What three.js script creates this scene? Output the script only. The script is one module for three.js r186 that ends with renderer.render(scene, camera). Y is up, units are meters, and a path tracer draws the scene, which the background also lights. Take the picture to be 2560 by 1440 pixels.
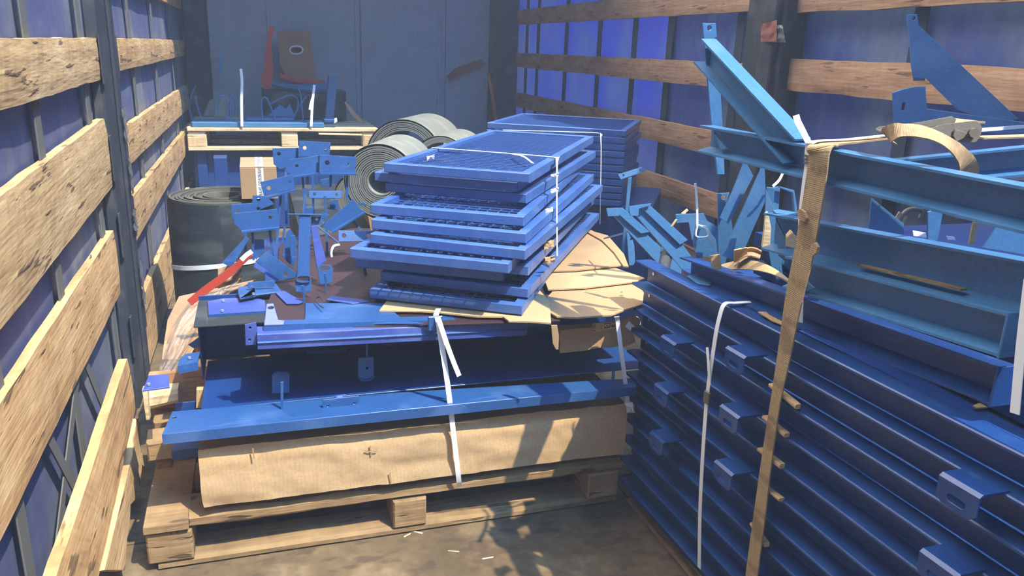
import * as THREE from 'three';
import { Sky } from 'three/addons/objects/Sky.js';
import { mergeGeometries, toCreasedNormals } from 'three/addons/utils/BufferGeometryUtils.js';

// ---------------------------------------------------------------- camera, sky, sun, exposure
const scene = new THREE.Scene();
const DEG = Math.PI / 180, FOC = 1960.56, CAM_H = 1.2;
const camera = new THREE.PerspectiveCamera(2 * Math.atan(720 / FOC) / DEG, 2560 / 1440, 0.05, 200);
camera.position.set(0, CAM_H, 0);
camera.rotation.set(-16.88 * DEG, -18.21 * DEG, 2.08 * DEG, 'YXZ');
camera.updateMatrixWorld(true);
scene.add(camera);

const renderer = new THREE.WebGLRenderer({ antialias: true });
renderer.toneMapping = THREE.LinearToneMapping;
renderer.toneMappingExposure = 1.02;
renderer.shadowMap.enabled = true;

const toSun = new THREE.Vector3(0.36, 1, 0.52).normalize();
const sky = new Sky();
sky.scale.setScalar(1000);
sky.name = 'sky';
sky.userData.kind = 'structure';
sky.material.uniforms.turbidity.value = 4;
sky.material.uniforms.rayleigh.value = 0.2;
sky.material.uniforms.mieCoefficient.value = 0.004;
sky.material.uniforms.mieDirectionalG.value = 0.8;
sky.material.uniforms.sunPosition.value.copy(toSun);
scene.add(sky);
scene.environmentIntensity = 2.9;

const sun = new THREE.DirectionalLight(new THREE.Color(1, 0.89, 0.69), 8.8);
sun.position.copy(toSun).multiplyScalar(20).add(new THREE.Vector3(0.8, 0, -3));
sun.target.position.set(0.8, 0, -3);
sun.castShadow = true;
sun.shadow.mapSize.set(4096, 4096);
Object.assign(sun.shadow.camera, { left: -7, right: 7, top: 7, bottom: -7, near: 1, far: 45 });
sun.shadow.radius = 1;
sun.name = 'sunlight';
scene.add(sun, sun.target);
scene.fog = new THREE.FogExp2(new THREE.Color(0.72, 0.85, 1.0), 0.016);

// ---------------------------------------------------------------- helpers
// world: x right, y up, D = depth into the lorry (z = -D), metres, floor at y = 0
const V = (x, y, d) => new THREE.Vector3(x, y, -d);
const rayDir = (px, py) => new THREE.Vector3((px - 1280) / FOC, (720 - py) / FOC, -1).applyQuaternion(camera.quaternion);
function at(px, py, o) {                                  // a pixel of the photograph on the plane X, Y or D = const
  const r = rayDir(px, py);
  const k = o.X !== undefined ? o.X / r.x : o.Y !== undefined ? (o.Y - CAM_H) / r.y : o.D / -r.z;
  return new THREE.Vector3(r.x * k, CAM_H + r.y * k, r.z * k);
}
function onPlane(px, py, P, n) {                          // a pixel on the plane through P with normal n
  const r = rayDir(px, py), c = camera.position;
  return c.clone().addScaledVector(r, P.clone().sub(c).dot(n) / r.dot(n));
}
let seed = 7;
const rnd = () => { seed = (seed * 16807) % 2147483647; return seed / 2147483647; };
const rr = (a, b) => a + (b - a) * rnd();
const hash2 = (x, y, s) => { let h = Math.imul(x, 374761393) ^ Math.imul(y, 668265263) ^ Math.imul(s, 1442695041); h = Math.imul(h ^ (h >>> 13), 1274126177); return ((h ^ (h >>> 16)) >>> 0) / 4294967295; };
function vnoise(x, y, px, py, s) {
  const x0 = Math.floor(x), y0 = Math.floor(y), fx = x - x0, fy = y - y0, u = fx * fx * (3 - 2 * fx), v = fy * fy * (3 - 2 * fy);
  const m = (a, p) => ((a % p) + p) % p, xa = m(x0, px), xb = m(x0 + 1, px), ya = m(y0, py), yb = m(y0 + 1, py);
  const a = hash2(xa, ya, s), b = hash2(xb, ya, s), c = hash2(xa, yb, s), d = hash2(xb, yb, s);
  return a + (b - a) * u + (c - a) * v + (a - b - c + d) * u * v;
}
function fbm(x, y, px, py, oct, s) {
  let t = 0, a = 0.5, n = 0;
  for (let i = 0; i < oct; i++) { t += a * vnoise(x, y, px, py, s + i); n += a; a *= 0.5; x *= 2; y *= 2; px *= 2; py *= 2; }
  return t / n;
}
const mix = (a, b, t) => a + (b - a) * t, sat = (x) => Math.min(1, Math.max(0, x)), sst = (a, b, x) => { const t = sat((x - a) / (b - a)); return t * t * (3 - 2 * t); };
const mix3 = (a, b, t) => [mix(a[0], b[0], t), mix(a[1], b[1], t), mix(a[2], b[2], t)];
function texture(w, h, fn, repeatM, srgb = true) {        // fn(u, v) -> [r, g, b] in 0..255 (sRGB); repeatM: the metres that one tile covers
  const d = new Uint8Array(w * h * 4);
  for (let j = 0; j < h; j++) for (let i = 0; i < w; i++) {
    const c = fn(i / w, j / h), k = (j * w + i) * 4;
    d[k] = sat(c[0] / 255) * 255; d[k + 1] = sat(c[1] / 255) * 255; d[k + 2] = sat(c[2] / 255) * 255; d[k + 3] = 255;
  }
  const t = new THREE.DataTexture(d, w, h);
  t.wrapS = t.wrapT = THREE.RepeatWrapping; t.magFilter = THREE.LinearFilter; t.minFilter = THREE.LinearMipmapLinearFilter; t.generateMipmaps = true;
  if (srgb) t.colorSpace = THREE.SRGBColorSpace;
  if (repeatM) t.repeat.set(1 / repeatM[0], 1 / repeatM[1]);
  t.needsUpdate = true;
  return t;
}
const grey = (f) => (u, v) => { const g = f(u, v) * 255; return [g, g, g]; };

// ---------------------------------------------------------------- materials
const M = {};
function wood(dark, mid, light, s, o = {}) {
  const f = (u, v) => {                                    // u runs along the grain
    const warp = fbm(u * 4, v * 2, 4, 2, 3, s) * 1.6, ring = v * 4 + warp * 1.5;
    const grain = 0.5 + 0.5 * Math.sin(ring * 6.283), fine = fbm(u * 14, v * 40, 14, 40, 4, s + 9), patch = fbm(u * 5, v * 3, 5, 3, 4, s + 20);
    const crack = sst(0.68, 0.8, fbm(u * 9, v * 16, 9, 16, 4, s + 31));
    const saw = fbm(u * 70, v * 6, 70, 6, 2, s + 50);
    return { t: sat(0.42 + 0.16 * grain * grain + 0.2 * (fine - 0.2) + 0.8 * (patch - 0.5) + 0.25 * (saw - 0.5)), crack, fine, patch };
  };
  const R = [o.len || 0.9, o.wid || 0.3];
  const m = new THREE.MeshStandardMaterial({
    map: texture(1024, 256, (u, v) => { const q = f(u, v); const c = q.t < 0.5 ? mix3(dark, mid, q.t * 2) : mix3(mid, light, q.t * 2 - 1); return mix3(c, dark.map((x) => x * 0.55), q.crack * (o.crack ?? 0.7)); }, R),
    bumpMap: texture(1024, 256, grey((u, v) => { const q = f(u, v); return 0.25 + 0.5 * q.fine - 0.4 * q.crack + 0.2 * q.patch; }), R, false),
    bumpScale: o.bump || 0.004, roughness: 0.92,
  });
  m.name = o.name || 'wood';
  return m;
}
M.plank = wood([146, 112, 68], [194, 158, 104], [222, 190, 140], 3, { name: 'worn pine plank', bump: 0.003, crack: 0.6 });
M.plankB = wood([142, 106, 62], [192, 150, 94], [222, 186, 130], 61, { name: 'worn pine plank brown', bump: 0.003, crack: 0.6 });
M.plankR = wood([130, 92, 62], [170, 128, 92], [194, 156, 118], 17, { name: 'brown side board', bump: 0.003, crack: 0.4 });
M.pallet = wood([100, 78, 46], [142, 114, 74], [170, 142, 98], 29, { name: 'pallet wood', bump: 0.004, crack: 0.6 });
M.palletNew = wood([170, 140, 96], [214, 188, 140], [238, 220, 178], 43, { name: 'fresh pallet wood', bump: 0.003, crack: 0.3 });

const floorF = (u, v) => {
  const a = fbm(u * 6, v * 6, 6, 6, 5, 81), b = fbm(u * 30, v * 60, 30, 60, 3, 85), s = fbm(u * 90, v * 90, 90, 90, 2, 88), dust = fbm(u * 11, v * 11, 11, 11, 4, 95);
  return { a, b, s, dust };
};
M.floor = new THREE.MeshStandardMaterial({
  map: texture(1024, 1024, (u, v) => {
    const q = floorF(u, v); let c = mix3([74, 60, 38], [118, 97, 64], sat(0.15 + q.a * 0.9)); c = mix3(c, [70, 54, 38], sst(0.52, 0.7, q.b) * 0.5);
    c = mix3(c, [140, 120, 86], sst(0.48, 0.75, q.dust) * 0.55); return c.map((x) => x * (0.9 + 0.2 * q.s));
  }, [1.4, 1.4]),
  bumpMap: texture(512, 512, grey((u, v) => { const q = floorF(u, v); return 0.4 + 0.3 * (q.b - 0.5) + 0.4 * (q.s - 0.5); }), [1.4, 1.4], false), bumpScale: 0.002, roughness: 0.88,
});
M.floor.name = 'worn plywood floor';

const paintSpeck = (base, o = {}) => {
  const m = new THREE.MeshStandardMaterial({
    map: texture(512, 512, (u, v) => {
      const a = fbm(u * 5, v * 5, 5, 5, 4, 201 + (o.s || 0)), f = fbm(u * 120, v * 120, 120, 120, 2, 210), sc = fbm(u * 9, v * 60, 9, 60, 3, 230 + (o.s || 0));
      let c = base.map((x) => x * (0.93 + 0.14 * f)); c = mix3(c, o.dust || [130, 150, 185], sst(0.5, 0.78, a) * (o.dustK ?? 0.28)); return mix3(c, [150, 165, 195], sst(0.76, 0.84, sc) * 0.14);
    }, [0.6, 0.6]),
    bumpMap: texture(256, 256, grey((u, v) => fbm(u * 70, v * 70, 70, 70, 3, 240)), [0.12, 0.12], false), bumpScale: 0.0002, roughness: o.rough ?? 0.34, metalness: 0,
  });
  m.name = o.name || 'blue paint';
  return m;
};
M.blue = paintSpeck([40, 80, 130], { name: 'blue powder coat' });
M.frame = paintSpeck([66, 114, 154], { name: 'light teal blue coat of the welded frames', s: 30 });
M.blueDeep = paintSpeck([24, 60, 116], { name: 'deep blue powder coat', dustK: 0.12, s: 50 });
M.blueSunlit = paintSpeck([62, 80, 148], { name: 'violet blue of sunlit steel', s: 70 });  // violet cast of sunlit blue steel put into the colour
M.shadedRed = paintSpeck([50, 27, 31], { name: 'dark red with deck shade', dust: [66, 44, 52], rough: 0.7, s: 130 });  // red sheet darkened: shade under the brackets is in the colour
M.steelPost = paintSpeck([50, 53, 58], { name: 'dirty steel post', dust: [112, 106, 94], dustK: 0.45, rough: 0.6, s: 150 });
M.bulkhead = paintSpeck([166, 182, 192], { name: 'grey blue bulkhead sheet', dust: [150, 160, 170], dustK: 0.2, rough: 0.65, s: 170 });
M.zinc = new THREE.MeshStandardMaterial({ color: new THREE.Color(0.72, 0.73, 0.74), roughness: 0.3, metalness: 0.75, name: 'zinc' });
M.ratchet = paintSpeck([112, 104, 88], { name: 'worn zinc ratchet steel', dust: [120, 84, 50], dustK: 0.5, rough: 0.45, s: 190 }); M.ratchet.metalness = 0.35;

const curtainTex = (base, dirt, s, k) => texture(1024, 512, (u, v) => {
  const a = fbm(u * 10, v * 3, 10, 3, 4, s), st = fbm(u * 60, v * 4, 60, 4, 3, s + 7), f = fbm(u * 120, v * 60, 120, 60, 2, s + 13), cr = fbm(u * 14 + v * 3, v * 14, 14, 14, 4, s + 21);
  let c = mix3(base, dirt, sat(sst(0.3, 0.72, a) * k + (st - 0.5) * 0.7 * k)); c = mix3(c, dirt.map((x) => x * 1.16), (1 - sst(0, 0.02, Math.abs(cr - 0.5))) * 0.12 * k);
  return c.map((x) => x * (0.94 + 0.12 * f));
}, [3, 1.5]);
M.curtainL = new THREE.MeshPhysicalMaterial({ map: curtainTex([76, 82, 118], [124, 126, 126], 301, 1), roughness: 0.7, transmission: 0.06, thickness: 0, bumpMap: texture(512, 256, grey((u, v) => fbm(u * 20, v * 10, 20, 10, 5, 340)), [3, 1.5], false), bumpScale: 0.008 });
M.curtainL.name = 'dusty blue curtain';
M.curtainR = new THREE.MeshPhysicalMaterial({ map: curtainTex([50, 60, 150], [80, 92, 130], 401, 0.8), roughness: 0.9, transmission: 0.42, thickness: 0 });
M.curtainR.name = 'translucent blue curtain';
M.curtainRD = new THREE.MeshPhysicalMaterial({ map: curtainTex([62, 74, 134], [104, 116, 136], 431, 1), roughness: 0.85, transmission: 0.1, thickness: 0 });
M.curtainRD.name = 'dusty blue curtain rear part';
M.webbing = new THREE.MeshStandardMaterial({ color: new THREE.Color(0.03, 0.045, 0.08), roughness: 0.9, name: 'dark curtain webbing' });
M.webbingL = new THREE.MeshStandardMaterial({ color: new THREE.Color(0.12, 0.115, 0.095), roughness: 0.9, name: 'grey curtain webbing' });

const cardF = (u, v, s) => { const flute = 0.5 + 0.5 * Math.sin(u * 6.2832 * 90), a = fbm(u * 4, v * 4, 4, 4, 4, s), f = fbm(u * 150, v * 150, 150, 150, 2, s + 5), cr = fbm(u * 5, v * 9, 5, 9, 3, s + 9); return { flute, a, f, cr }; };
const card = (base, s, name) => {
  const m = new THREE.MeshStandardMaterial({
    map: texture(512, 512, (u, v) => { const q = cardF(u, v, s); let c = base.map((x) => x * (0.93 + 0.1 * q.f + 0.02 * q.flute)); c = mix3(c, base.map((x) => x * 0.86), sst(0.5, 0.8, q.a) * 0.4); return mix3(c, [150, 116, 74], (1 - sst(0, 0.012, Math.abs(q.cr - 0.5))) * 0.05); }, [0.6, 0.6]),
    bumpMap: texture(512, 512, grey((u, v) => { const q = cardF(u, v, s); return 0.5 + 0.05 * (q.flute - 0.5) + 0.5 * (q.a - 0.5); }), [0.6, 0.6], false), bumpScale: 0.0025, roughness: 0.95,
  });
  m.name = name; return m;
};
M.card = card([190, 158, 112], 501, 'brown cardboard');
M.cardB = card([170, 138, 98], 541, 'pinkish cardboard');
M.cardD = card([168, 134, 92], 571, 'worn cardboard');
M.strap = new THREE.MeshStandardMaterial({ color: new THREE.Color(0.82, 0.82, 0.78), roughness: 0.45, name: 'white polypropylene strap' });
M.redStrap = new THREE.MeshStandardMaterial({ color: new THREE.Color(0.62, 0.07, 0.035), roughness: 0.6, name: 'red lashing strap' });
M.cyan = new THREE.MeshStandardMaterial({ color: new THREE.Color(0.1, 0.4, 0.62), roughness: 0.6, name: 'light blue cord' });
const weave = (u, v) => { const w = 0.5 + 0.5 * Math.sin(u * 6.2832 * 24 + Math.sin(v * 6.2832 * 8)), x = 0.5 + 0.5 * Math.sin(v * 6.2832 * 60); return { w, x, a: fbm(u * 6, v * 8, 6, 8, 4, 601), f: fbm(u * 90, v * 90, 90, 90, 2, 611) }; };
M.belt = new THREE.MeshStandardMaterial({
  map: texture(512, 512, (u, v) => { const q = weave(u, v); let c = mix3([140, 114, 78], [188, 160, 116], sat(0.2 + 0.6 * q.f + 0.25 * q.x)); c = mix3(c, [112, 90, 62], sst(0.5, 0.75, q.a) * 0.5); return c; }, [0.2, 0.2]),
  bumpMap: texture(256, 256, grey((u, v) => { const q = weave(u, v); return 0.3 + 0.4 * q.x + 0.3 * q.f; }), [0.2, 0.2], false), bumpScale: 0.0012, roughness: 0.97,
});
M.belt.name = 'dirty tan lashing belt';
M.rubber = paintSpeck([34, 40, 42], { name: 'black rubber belting', dust: [92, 98, 92], dustK: 0.55, rough: 0.75, s: 210 });
M.rubberG = paintSpeck([124, 124, 108], { name: 'grey rubber belting', dust: [150, 152, 140], dustK: 0.5, rough: 0.8, s: 230 });
M.rubberT = paintSpeck([84, 80, 66], { name: 'dusty brown rubber edge', dust: [150, 138, 108], dustK: 0.7, rough: 0.85, s: 250 });
M.film = new THREE.MeshPhysicalMaterial({ color: new THREE.Color(0.93, 0.92, 0.88), transmission: 0.88, thickness: 0, roughness: 0.12, ior: 1.5, name: 'clear stretch film' });
M.filmOld = new THREE.MeshPhysicalMaterial({ color: new THREE.Color(0.4, 0.39, 0.36), transmission: 0.75, thickness: 0, roughness: 0.4, name: 'dirty stretch film' });
M.paper = card([172, 138, 100], 591, 'brown wrapping paper');
M.white = new THREE.MeshStandardMaterial({ color: new THREE.Color(0.8, 0.8, 0.78), roughness: 0.7, name: 'white paper' });
M.orange = new THREE.MeshStandardMaterial({ color: new THREE.Color(0.5, 0.16, 0.04), roughness: 0.7, name: 'orange plastic' });
M.redDull = new THREE.MeshStandardMaterial({ color: new THREE.Color(0.26, 0.08, 0.05), roughness: 0.7, name: 'dull red plastic' });
M.asphalt = new THREE.MeshStandardMaterial({ color: new THREE.Color(0.2, 0.19, 0.175), roughness: 0.95, name: 'asphalt' });
M.roof = new THREE.MeshStandardMaterial({ color: new THREE.Color(0.4, 0.42, 0.46), roughness: 0.85, name: 'grey roof tarpaulin' });

// ---------------------------------------------------------------- geometry builders (all give geometry in world coordinates)
const xyz = (O, U, Vv, W) => new THREE.Matrix4().makeBasis(U, Vv, W).setPosition(O);
function boxUV(g, long = 0) {                              // uv in metres, u along the long axis
  g = g.index ? g.toNonIndexed() : g; g.computeVertexNormals();
  const p = g.attributes.position, n = g.attributes.normal, uv = new Float32Array(p.count * 2), off = [rnd() * 3, rnd() * 3], a = [0, 1, 2].filter((k) => k !== long);
  for (let i = 0; i < p.count; i++) {
    const N = [Math.abs(n.getX(i)), Math.abs(n.getY(i)), Math.abs(n.getZ(i))], P = [p.getX(i), p.getY(i), p.getZ(i)], m = N.indexOf(Math.max(...N));
    const [u, v] = m === long ? [P[a[0]], P[a[1]]] : [P[long], P[m === a[0] ? a[1] : a[0]]];
    uv[2 * i] = u + off[0]; uv[2 * i + 1] = v + off[1];
  }
  g.setAttribute('uv', new THREE.BufferAttribute(uv, 2));
  return g;
}
function box(c, sx, sy, sd, o = {}) {                      // axis-aligned unless o.yaw / o.roll; c is the centre; a small chamfer
  const b = o.b ?? Math.min(0.004, sx / 4, sy / 4, sd / 4), s = new THREE.Shape();
  const x = sx / 2 - b, y = sy / 2 - b;
  s.moveTo(-x, -y); s.lineTo(x, -y); s.lineTo(x, y); s.lineTo(-x, y); s.closePath();
  let g = new THREE.ExtrudeGeometry(s, { depth: sd - 2 * b, bevelEnabled: true, bevelSegments: 1, bevelSize: b, bevelThickness: b, steps: 1 });
  g.translate(0, 0, -(sd - 2 * b) / 2);
  g = boxUV(g, sx >= sy && sx >= sd ? 0 : sy >= sd ? 1 : 2);
  if (o.roll) g.rotateZ(o.roll); if (o.pitch) g.rotateX(o.pitch); if (o.yaw) g.rotateY(o.yaw);
  return g.translate(c.x, c.y, c.z);
}
function roughBoard(L, H, T, s, amp = 0.004, seg = 22) {   // local: x along, y up, z towards the viewer; wavy sawn edges, torn end
  let g = new THREE.BoxGeometry(L, H, T, seg, 4, 1);
  const p = g.attributes.position;
  for (let i = 0; i < p.count; i++) {
    const x = p.getX(i), y = p.getY(i), z = p.getZ(i), e = Math.abs(y) > H * 0.49 ? 1 : 0.25, n = vnoise(x * 9 + 50, (y > 0 ? 3 : 11), 997, 997, s) - 0.5, n2 = vnoise(x * 31 + 70, (y > 0 ? 5 : 17), 997, 997, s) - 0.5;
    p.setY(i, y + e * amp * (2 * n + n2) * (y > 0 ? 1 : -1));
    if (Math.abs(x) > L * 0.499) p.setX(i, x + amp * 2.2 * (vnoise(y * 60 + 9, x > 0 ? 2 : 8, 997, 997, s + 4) - 0.5));
    p.setZ(i, z + amp * 0.5 * (vnoise(x * 7 + 31, y * 20 + 40, 997, 997, s + 8) - 0.5) - (z > 0 && e === 1 ? T * 0.12 : 0));
  }
  return boxUV(g, 0);
}
// a board whose visible face has the four corners a (start, top), b (end, top), c (end, bottom), d (start, bottom); T = thickness to the back
function boardQuad(a, b, c, d, T, s, amp, seg) {
  const g = roughBoard(1, 1, 1, s, 0, 1), L = a.distanceTo(b), H = a.distanceTo(d), r = roughBoard(L, H, T, s, amp, seg), p = r.attributes.position;
  const n = b.clone().sub(a).cross(d.clone().sub(a)).normalize(); if (n.dot(a.clone().sub(camera.position)) < 0) n.negate();
  const q = new THREE.Vector3(), t1 = new THREE.Vector3(), t2 = new THREE.Vector3();
  for (let i = 0; i < p.count; i++) {
    const u = p.getX(i) / L + 0.5, v = 0.5 - p.getY(i) / H, w = (T / 2 - p.getZ(i));
    t1.lerpVectors(a, b, u); t2.lerpVectors(d, c, u); q.lerpVectors(t1, t2, v).addScaledVector(n, w);
    p.setXYZ(i, q.x, q.y, q.z);
  }
  g.dispose(); r.computeVertexNormals();
  return r;
}
function extrude(shape, depth, O, U, Vv, bevel = 0.0008) {  // shape in (U, V) metres at O, extruded along U x V
  const W = U.clone().cross(Vv).normalize();
  const g = new THREE.ExtrudeGeometry(shape, { depth: Math.max(1e-4, depth - 2 * bevel), bevelEnabled: bevel > 0, bevelSegments: 1, bevelSize: bevel, bevelOffset: -bevel, bevelThickness: bevel, curveSegments: 10 });
  return g.applyMatrix4(xyz(O, U, Vv, W));
}
function shapeOf(pts, holes = []) {
  if (THREE.ShapeUtils.area(pts) < 0) pts = pts.slice().reverse();
  const s = new THREE.Shape(pts);
  for (const h of holes) { const q = new THREE.Path(); if (h.length === 3) q.absarc(h[0], h[1], h[2], 0, 6.2832, true); else { const [x, y, w, hh] = h, r = Math.min(w, hh) / 2; if (w > hh) { q.absarc(x + w / 2 - r, y, r, Math.PI / 2, -Math.PI / 2, true); q.absarc(x - w / 2 + r, y, r, -Math.PI / 2, -1.5 * Math.PI, true); } else { q.absarc(x, y - hh / 2 + r, r, 0, -Math.PI, true); q.absarc(x, y + hh / 2 - r, r, Math.PI, 0, true); } q.closePath(); } s.holes.push(q); }
  return s;
}
const v2 = (x, y) => new THREE.Vector2(x, y);
// a plate whose outline is given in pixels, lying in the plane through P with normal n (towards the viewer); t = thickness behind; holes [px, py, radius in m]
function platePx(pxs, P, n, t, holes = [], bevel) {
  n = n.clone().normalize();
  let U = new THREE.Vector3(0, 1, 0).cross(n); if (U.length() < 0.2) U = new THREE.Vector3(1, 0, 0).addScaledVector(n, -n.x); U.normalize();
  const W = n.clone().cross(U).normalize(), O = P.clone(), to = (x, y) => { const q = onPlane(x, y, P, n).sub(O); return v2(q.dot(U), q.dot(W)); };
  const pts = pxs.map(([x, y]) => to(x, y));
  const sh = shapeOf(pts, holes.map(([x, y, ...r]) => { const q = to(x, y); return [q.x, q.y, ...r]; }));
  return extrude(sh, t, O.clone().addScaledVector(n, -t), U, W, bevel ?? Math.min(0.0006, t / 4));
}
const flatPx = (pxs, Y, t, holes, bevel) => platePx(pxs, V(0, Y, 1), new THREE.Vector3(0, 1, 0), t, holes, bevel);
// a profile (points in side, up) run from A to B
function prof(pts, A, B, up = new THREE.Vector3(0, 1, 0), bevel = 0) {
  const d = B.clone().sub(A), L = d.length(); d.normalize();
  const S = d.clone().cross(up).normalize(), U = S.clone().cross(d).normalize();
  let g = new THREE.ExtrudeGeometry(shapeOf(pts.map(([x, y]) => v2(x, y))), { depth: L - 2 * bevel, bevelEnabled: bevel > 0, bevelSegments: 1, bevelSize: bevel, bevelOffset: -bevel, bevelThickness: bevel });
  g.translate(0, 0, bevel);
  g = boxUV(g, 2);
  return g.applyMatrix4(new THREE.Matrix4().makeBasis(S.clone().negate(), U, d).setPosition(A));
}
// flat band through points; side[i] = the direction of its width there
function ribbon(pts, side, w, t, sub = 6) {
  const curve = new THREE.CatmullRomCurve3(pts, false, 'centripetal'), n = (pts.length - 1) * sub, pos = [], idx = [], uv = [];
  const sides = Array.isArray(side) ? side : pts.map(() => side), ws = Array.isArray(w) ? w : pts.map(() => w);
  let len = 0, last = null;
  for (let i = 0; i <= n; i++) {
    const u = i / n, P = curve.getPoint(u), T = curve.getTangent(u), k = Math.min(pts.length - 2, Math.floor(u * (pts.length - 1))), f = u * (pts.length - 1) - k;
    const S = sides[k].clone().lerp(sides[k + 1], f); S.addScaledVector(T, -S.dot(T)).normalize();
    const N = T.clone().cross(S).normalize(), W = mix(ws[k], ws[k + 1], f) / 2;
    if (last) len += P.distanceTo(last); last = P.clone();
    for (const [a, b] of [[-1, -1], [1, -1], [1, 1], [-1, 1]]) { const q = P.clone().addScaledVector(S, a * W).addScaledVector(N, b * t / 2); pos.push(q.x, q.y, q.z); uv.push(a * W + (b > 0 ? 0.1 : 0), len); }
    if (i) for (let j = 0; j < 4; j++) { const a = (i - 1) * 4 + j, b = (i - 1) * 4 + (j + 1) % 4, c = a + 4, d = b + 4; idx.push(a, c, b, b, c, d); }
  }
  idx.push(0, 1, 2, 0, 2, 3); const e = n * 4; idx.push(e, e + 2, e + 1, e, e + 3, e + 2);
  const g = new THREE.BufferGeometry();
  g.setAttribute('position', new THREE.Float32BufferAttribute(pos, 3)); g.setAttribute('uv', new THREE.Float32BufferAttribute(uv, 2)); g.setIndex(idx);
  return toCreasedNormals(g, 0.7);
}
const tube = (pts, r, seg = 24, rad = 6) => new THREE.TubeGeometry(new THREE.CatmullRomCurve3(pts, false, 'centripetal'), seg, r, rad, false);
function rod(A, B, r, n = 8) { const d = B.clone().sub(A), g = new THREE.CylinderGeometry(r, r, d.length(), n); g.applyQuaternion(new THREE.Quaternion().setFromUnitVectors(new THREE.Vector3(0, 1, 0), d.clone().normalize())); const m = A.clone().add(B).multiplyScalar(0.5); return g.translate(m.x, m.y, m.z); }
function patch(fn, nu, nv, t = 0) {                        // fn(u, v) -> Vector3, a sheet with thickness t
  const pos = [], uv = [], idx = [], W = nv + 1, grid = [];
  for (let i = 0; i <= nu; i++) for (let j = 0; j <= nv; j++) { grid.push(fn(i / nu, j / nv)); }
  for (const p of grid) pos.push(p.x, p.y, p.z);
  for (let i = 0; i <= nu; i++) for (let j = 0; j <= nv; j++) uv.push(grid[i * W + j].x * 0.7 - grid[i * W + j].z, grid[i * W + j].y);
  for (let i = 0; i < nu; i++) for (let j = 0; j < nv; j++) { const a = i * W + j, b = a + 1, c = a + W, d = c + 1; idx.push(a, b, c, b, d, c); }
  let g = new THREE.BufferGeometry();
  g.setAttribute('position', new THREE.Float32BufferAttribute(pos, 3)); g.setAttribute('uv', new THREE.Float32BufferAttribute(uv, 2)); g.setIndex(idx); g.computeVertexNormals();
  if (t > 0) {
    const h = g.clone(), p = h.attributes.position, n = h.attributes.normal, N = (nu + 1) * W;
    for (let i = 0; i < p.count; i++) p.setXYZ(i, p.getX(i) - n.getX(i) * t, p.getY(i) - n.getY(i) * t, p.getZ(i) - n.getZ(i) * t);
    const P = [...g.attributes.position.array, ...p.array], Q = [...uv, ...uv], I = [...idx], r = [];
    for (let k = 0; k < idx.length; k += 3) I.push(idx[k] + N, idx[k + 2] + N, idx[k + 1] + N);
    for (let j = 0; j < nv; j++) r.push([j, j + 1], [nu * W + j + 1, nu * W + j]);
    for (let i = 0; i < nu; i++) r.push([(i + 1) * W, i * W], [i * W + nv, (i + 1) * W + nv]);
    for (const [a, b] of r) I.push(a, a + N, b, b, a + N, b + N);
    g = new THREE.BufferGeometry(); g.setAttribute('position', new THREE.Float32BufferAttribute(P, 3)); g.setAttribute('uv', new THREE.Float32BufferAttribute(Q, 2)); g.setIndex(I);
    g = toCreasedNormals(g, 0.9);
  }
  return g;
}
function spiralRoll(r0, r1, turns, width, t) {             // a belt wound up, axis along local y from 0 to width
  const n = Math.round(turns * 36), pos = [], idx = [], uv = [];
  for (let i = 0; i <= n; i++) {
    const a = (i / n) * turns * 6.2832, r = mix(r0, r1, i / n) * (1 + 0.012 * Math.sin(a * 1.0 + 1) + 0.006 * Math.sin(a * 2.3)), c = Math.cos(a), s = Math.sin(a), w = width * (0.992 + 0.008 * Math.sin(a * 0.37));
    for (const [q, y] of [[r, 0], [r + t, 0], [r + t, w], [r, w]]) { pos.push(q * c, y, q * s); uv.push(a * r * 0.5, y + (q - r)); }
    if (i) for (let j = 0; j < 4; j++) { const A = (i - 1) * 4 + j, B = (i - 1) * 4 + (j + 1) % 4, C = A + 4, E = B + 4; idx.push(A, C, B, B, C, E); }
  }
  const e = n * 4; idx.push(0, 1, 2, 0, 2, 3, e, e + 2, e + 1, e, e + 3, e + 2);
  const g = new THREE.BufferGeometry(); g.setAttribute('position', new THREE.Float32BufferAttribute(pos, 3)); g.setAttribute('uv', new THREE.Float32BufferAttribute(uv, 2)); g.setIndex(idx);
  return toCreasedNormals(g, 0.6);
}
// tidy attributes so that pieces of any builder can be merged
function merge(gs) {
  return mergeGeometries(gs.map((g) => { g = g.index ? g.toNonIndexed() : g; const o = new THREE.BufferGeometry(); if (!g.attributes.normal) g.computeVertexNormals(); for (const k of ['position', 'normal', 'uv']) o.setAttribute(k, g.attributes[k]); return o; }));
}

// ---------------------------------------------------------------- things and parts
const used = {};
const numbered = (n) => { const k = (used[n] = (used[n] ?? -1) + 1); return k ? n + '_' + String(k).padStart(3, '0') : n; };
class Thing {                                              // parts are given in world coordinates; done() moves the group to the thing's base
  constructor(name, label, category, group) { this.o = new THREE.Group(); this.o.name = numbered(name); this.o.userData = { label, category }; if (group) this.o.userData.group = group; this.all = []; }
  add(name, geo, mat, parent, label) { const m = new THREE.Mesh(Array.isArray(geo) ? merge(geo) : geo, mat); m.name = numbered(name); m.castShadow = m.receiveShadow = true; if (label) m.userData.label = label; (parent || this.o).add(m); this.all.push(m); return m; }
  done(base) {
    if (!base) { const b = new THREE.Box3(); for (const m of this.all) { m.geometry.computeBoundingBox(); b.union(m.geometry.boundingBox); } base = new THREE.Vector3((b.min.x + b.max.x) / 2, b.min.y, (b.min.z + b.max.z) / 2); }
    for (const g of new Set(this.all.map((m) => m.geometry))) g.translate(-base.x, -base.y, -base.z);
    this.o.position.copy(base); scene.add(this.o); return this.o;
  }
}
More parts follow.
